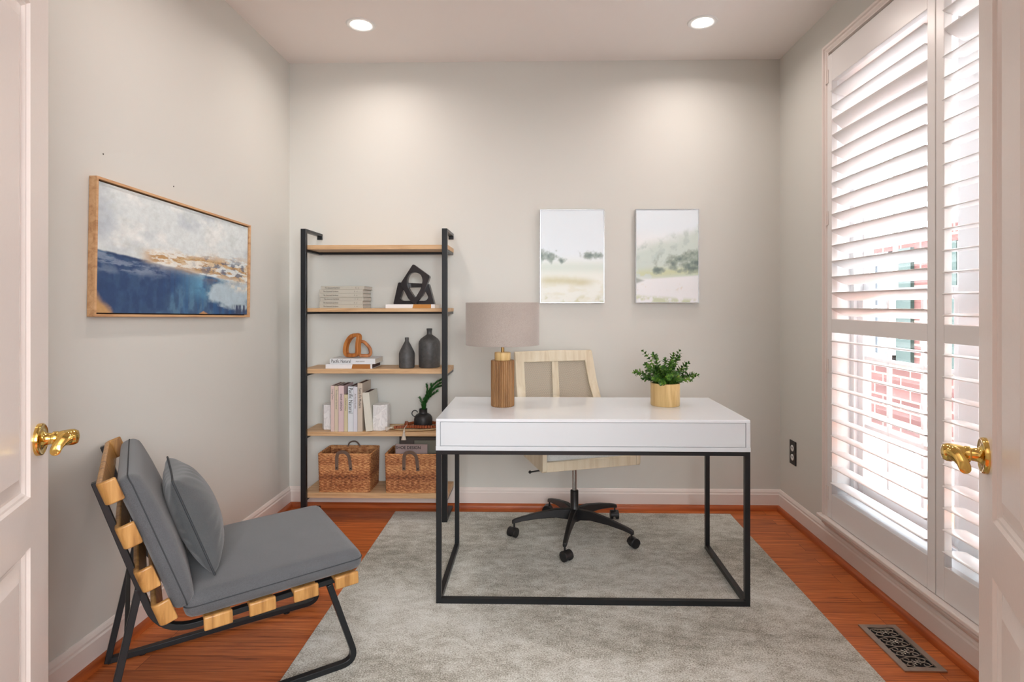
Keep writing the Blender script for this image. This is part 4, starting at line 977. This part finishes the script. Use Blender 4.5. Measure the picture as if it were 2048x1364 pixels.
slab(m, [(-.215, .897), (.210, .897), (.205, .958), (.0, .962), (-.215, .958)], .012); m.build('top_rail', M['ash'], oc, bevel=.004)
m = MB(); nx, ny = 6, 8
for j in range(ny + 1):
    z = .47 + j / ny * .44
    for i in range(nx + 1):
        k = max(0, min(1, (z - .5) / .46)); a = -.205; c = .262 - .055 * k; m.v.append(tuple(bk(a + (c - a) * i / nx, z, -.012 * math.sin(math.pi * i / nx) * .6)))
for j in range(ny):
    for i in range(nx): q = j * (nx + 1) + i; m.f.append((q, q + 1, q + nx + 2, q + nx + 1))
m.build('mesh_back', M['mesh'], oc, smooth=True)
m = MB()
for z0_, z1_ in ((.47, .58), (.58, .70), (.70, .91)): slab(m, [(-.015, z0_), (.026, z0_), (.024, z1_), (-.016, z1_)], .004)
for i in range(len(m.v)): m.v[i] = tuple(Vector(m.v[i]) + Gd * .003)
m.build('back_splat', M['ash'], oc, bevel=.002)
# seat cushion and lever helper: rounded box grid
def pad(fn, h, r, n, crown=0, crown2=0, name='cushion', mat=None, parent=None, dimple=0, sub=0):
    """rounded box, half sizes h, corner radius r; fn maps local -> world; crown swells the +z face"""
    m = MB(); idx = {}
    def vid(i, j, k):
        key = (i, j, k)
        if key in idx: return idx[key]
        p = [(-1 + 2 * a / b_) for a, b_ in zip(key, n)]
        q = [p[d] * h[d] for d in range(3)]; c = [max(-h[d] + r, min(h[d] - r, q[d])) for d in range(3)]; v = Vector([q[d] - c[d] for d in range(3)])
        out = Vector(c) + (v.normalized() * r if v.length > 1e-9 else v)
        if v.length < 1e-9: out = Vector(q)
        # points on flat faces keep their face
        cr = (1 - p[0] ** 2) ** .6 * (1 - p[1] ** 2) ** .6 if abs(p[0]) < 1 and abs(p[1]) < 1 else 0
        if p[2] > .5: out.z += crown * cr * (1 + dimple * math.sin(p[0] * 9 + p[1] * 7))
        if p[2] < -.5: out.z -= crown2 * cr
        idx[key] = len(m.v); m.v.append(tuple(fn(*out))); return idx[key]
    for ax in range(3):
        a, b_ = [x for x in range(3) if x != ax]
        for side in (0, n[ax]):
            for i in range(n[a]):
                for j in range(n[b_]):
                    f = []
                    for da, db in ((0, 0), (1, 0), (1, 1), (0, 1)):
                        key = [0, 0, 0]; key[ax] = side; key[a] = i + da; key[b_] = j + db; f.append(vid(*key))
                    m.f.append(tuple(f))
    return m.build(name, mat, parent, smooth=True, auto=False, subsurf=sub)
pad(lambda x, y, z: C(.028 + x, -.035 + y, .458 + z), (.236, .195, .037), .03, (20, 20, 6), .012, 0, 'seat_cushion', M['cushion'], oc)
m = MB(); m.cyl(C(-.22, .10, .392), C(-.275, .10, .388), .004, 8); m.ball(tuple(C(-.278, .10, .388)), .008); m.build('tilt_lever', M['blackdull'], oc, smooth=True)
MB().obox(OC + Vector((0, 0, .397)), (Ed, Gd, (0, 0, 1)), (.06, .08, .009)).build('tilt_plate', M['blackdull'], oc, bevel=.003)

# ------------------------------------------------------------------ grey slipper chair at the left
TH = math.radians(35.2); Fd = Vector((math.cos(TH), math.sin(TH), 0)); Sd = Vector((math.sin(TH), -math.cos(TH), 0)); AO = Vector((-.621, 1.953, 0)); KA = 1.0
def A3(a, s_, z): return AO + Fd * (a * KA) + Sd * s_ + Vector((0, 0, z))
SF, SM = -.480, -.24   # far frame side, middle
ac = thing('slipper_chair', 'armless grey upholstered lounge chair with acacia slats on black metal frame', 'lounge chair', tuple(A3(-.35, SM, 0)))
zt = .0105
for s_, rz in ((0, 0), (SF, 0)):
    zz = RZ if s_ == 0 else 0.0003
    path = roundpath([A3(-.085, s_, .30), A3(.008, s_, zt + RZ), A3(-.20, s_, zt + RZ), A3(-.36, s_, zt + RZ), A3(-.700, s_, zt + .0004)], .055, 8)
    m = MB(); m.tube(path, 1, up=Sd, rect=(.0115, .0095)); m.build('base_runner', M['black'], ac, bevel=.0015, smooth=True)
    m = MB(); m.tube([A3(-.700, s_, .004), A3(-.612, s_, .43)], 1, up=Sd, rect=(.0115, .0095)); m.build('rear_leg', M['black'], ac, bevel=.0015)
    path = roundpath([A3(.0, s_, .316), A3(-.562, s_, .283), A3(-.712, s_, .748)], .10, 8)
    m = MB(); m.tube(path, 1, up=Sd, rect=(.0115, .0085)); m.build('seat_back_rail', M['black'], ac, bevel=.0015, smooth=True)
m = MB(); m.obox((A3(-.640, 0, .305) + A3(-.640, SF, .305)) / 2, (Sd, Fd, (0, 0, 1)), (.24, .006, .019)); m.build('cross_brace', M['black'], ac, bevel=.001)
m = MB(); m.obox((A3(-.12, 0, .303) + A3(-.12, SF, .303)) / 2, (Sd, Fd, (0, 0, 1)), (.24, .010, .006)); m.build('cross_brace', M['black'], ac, bevel=.001)
for a_ in (-.12, -.60):
    MB().lathe([(.012, 0), (.012, .004)], tuple(A3(a_, SF, .0001)), 14).build('foot_pad', M['blackdull'], ac)
# cushions
bd = Vector((-.142, .396)).normalized(); bn = Vector((bd.y, -bd.x))   # along the back, forward normal, in (a, z)
sN, sFar = .042, SF - .035
sc_, sh_ = (sN + sFar) / 2, (sN - sFar) / 2
seat_dir = Vector((.52, .022)).normalized(); seat_n = Vector((-seat_dir.y, seat_dir.x))
def seatfn(x, y, z): # x along a, y along s
    q = Vector((-.243, .3610)) + seat_dir * x + seat_n * z; return A3(q.x, sc_ + y, q.y)
q = pad(seatfn, (.262, sh_, .034), .03, (30, 30, 8), .012, 0, 'seat_cushion', M['greyfab'], ac)
def piping(fn, hx, hy, z, par, r=.0016, rc=.03):
    P_ = roundpath([Vector((-hx, -hy, z)), Vector((hx, -hy, z)), Vector((hx, hy, z)), Vector((-hx, hy, z))], rc * 1.0, 8, closed=True)
    MB().tube([fn(*p) for p in P_], r, 6, closed=True).build('piping', M['seam'], par, smooth=True)
piping(seatfn, .262, sh_ , .006, q, .0018, .0305)
def backfn(x, y, z):
    q = Vector((-.571, .558)) + bd * x + bn * z; bow = -.012 * (1 - (x / .2) ** 2); q = q + bn * bow * (-1 if z > 0 else -.3) ; return A3(q.x, sc_ + y, q.y)
q = pad(backfn, (.212, sh_, .030), .026, (26, 30, 8), .006, 0, 'back_cushion', M['greyfab'], ac)
piping(backfn, .212, sh_, .006, q, .0018, .0265)
# U shaped slats: plate behind the cushion, ends wrapping its sides
def slat(center, dirv, nrmv, hgt, reach, drop, th):
    # a plank across the chair at `center`, its ends carrying upright lips that hold the cushion
    dW = (Fd * dirv.x + Vector((0, 0, dirv.y))).normalized(); nW = (Fd * nrmv.x + Vector((0, 0, nrmv.y))).normalized()
    sO, sI = sN + .0085, sFar - .0085; m = MB()
    if drop == th:
        c2 = lambda s_, r_: A3(center.x + nrmv.x * r_, s_, center.y + nrmv.y * r_)
        m.tube(roundpath([c2(sO, reach), c2(sO, -th), c2(sI, -th), c2(sI, reach)], .016, 5), 1, up=dW, rect=(hgt / 2, .0072))
    else:
        c2 = A3(center.x - nrmv.x * th, (sO + sI) / 2, center.y - nrmv.y * th); m.obox(c2, (Sd, dW, nW), ((sO - sI) / 2 - .004, hgt / 2, .006))
        for s_ in (sO, sI):
            r_ = (reach - drop) / 2; m.obox(A3(center.x + nrmv.x * r_, s_, center.y + nrmv.y * r_), (Sd, dW, nW), (.0075, hgt / 2 + .001, (reach + drop) / 2))
    m.build('slat', M['acacia'], ac, bevel=.0045, seg=3, smooth=True)
for zc, sh_a in ((.742, .002), (.614, .007), (.484, .011), (.380, .008)):
    t_ = (zc - .558) / bd.y; cen = Vector((-.571 - sh_a, .558)) + bd * t_ - bn * .030
    slat(cen, bd, bn, .066, .014, .026, .026)
for ac_ in (-.420, -.300, -.172, -.043):
    cen = Vector((-.243, .3610)) + seat_dir * (ac_ + .243) - seat_n * .036
    slat(cen, seat_dir, seat_n, .074, .008, .032, .007)

# pillow leaning on the back cushion
pu = Vector((-.342, .94)).normalized(); pnn = Vector((pu.y, -pu.x)); pcn = Vector((-.474, .556)); ps = -.203
pil = thing('throw_pillow', 'square grey throw pillow leaning on the lounge chair back', 'pillow', tuple(A3(pcn.x, ps, .405)))
def pfn(x, y, z): q = pcn + pu * x + pnn * z; return A3(q.x / KA * KA, ps + y, q.y)
N = 40; m = MB(); hp_ = .163
for side in (1, -1):
    for j in range(N + 1):
        for i in range(N + 1):
            x, y = -1 + 2 * i / N, -1 + 2 * j / N
            pull = 1 - .075 * ((1 - x * x) * abs(y) ** 2 + 0) ; pully = 1 - .075 * ((1 - y * y) * abs(x) ** 2)
            xx, yy = x * hp_ * pully, y * hp_ * pull
            t_ = ((1 - x * x) * (1 - y * y)) ** .42; ang = math.atan2(y, x); edge = max(abs(x), abs(y))
            wr = .0034 * math.sin(ang * 22) * ss(np.array(edge), .45, .85).item() * (1 - ss(np.array(edge), .93, 1.0).item())
            m.v.append(tuple(pfn(xx, yy, side * (t_ * (.082 if side > 0 else .050) + wr * t_))))
for s_ in (0, 1):
    b0 = s_ * (N + 1) ** 2
    for j in range(N):
        for i in range(N): q = b0 + j * (N + 1) + i; m.f.append((q, q + 1, q + N + 2, q + N + 1))
pb = m.build('pillow_body', M['pillow'], pil, smooth=True, auto=False)
edge = []
for i in range(N): edge.append((-1 + 2 * i / N, -1))
for i in range(N): edge.append((1, -1 + 2 * i / N))
for i in range(N): edge.append((1 - 2 * i / N, 1))
for i in range(N): edge.append((-1, 1 - 2 * i / N))
MB().tube([pfn(x * hp_ * (1 - .075 * (1 - y * y) * abs(x) ** 2), y * hp_ * (1 - .075 * (1 - x * x) * abs(y) ** 2), 0) for x, y in edge], .0030, 6, closed=True).build('piping', M['seam'], pil, smooth=True)
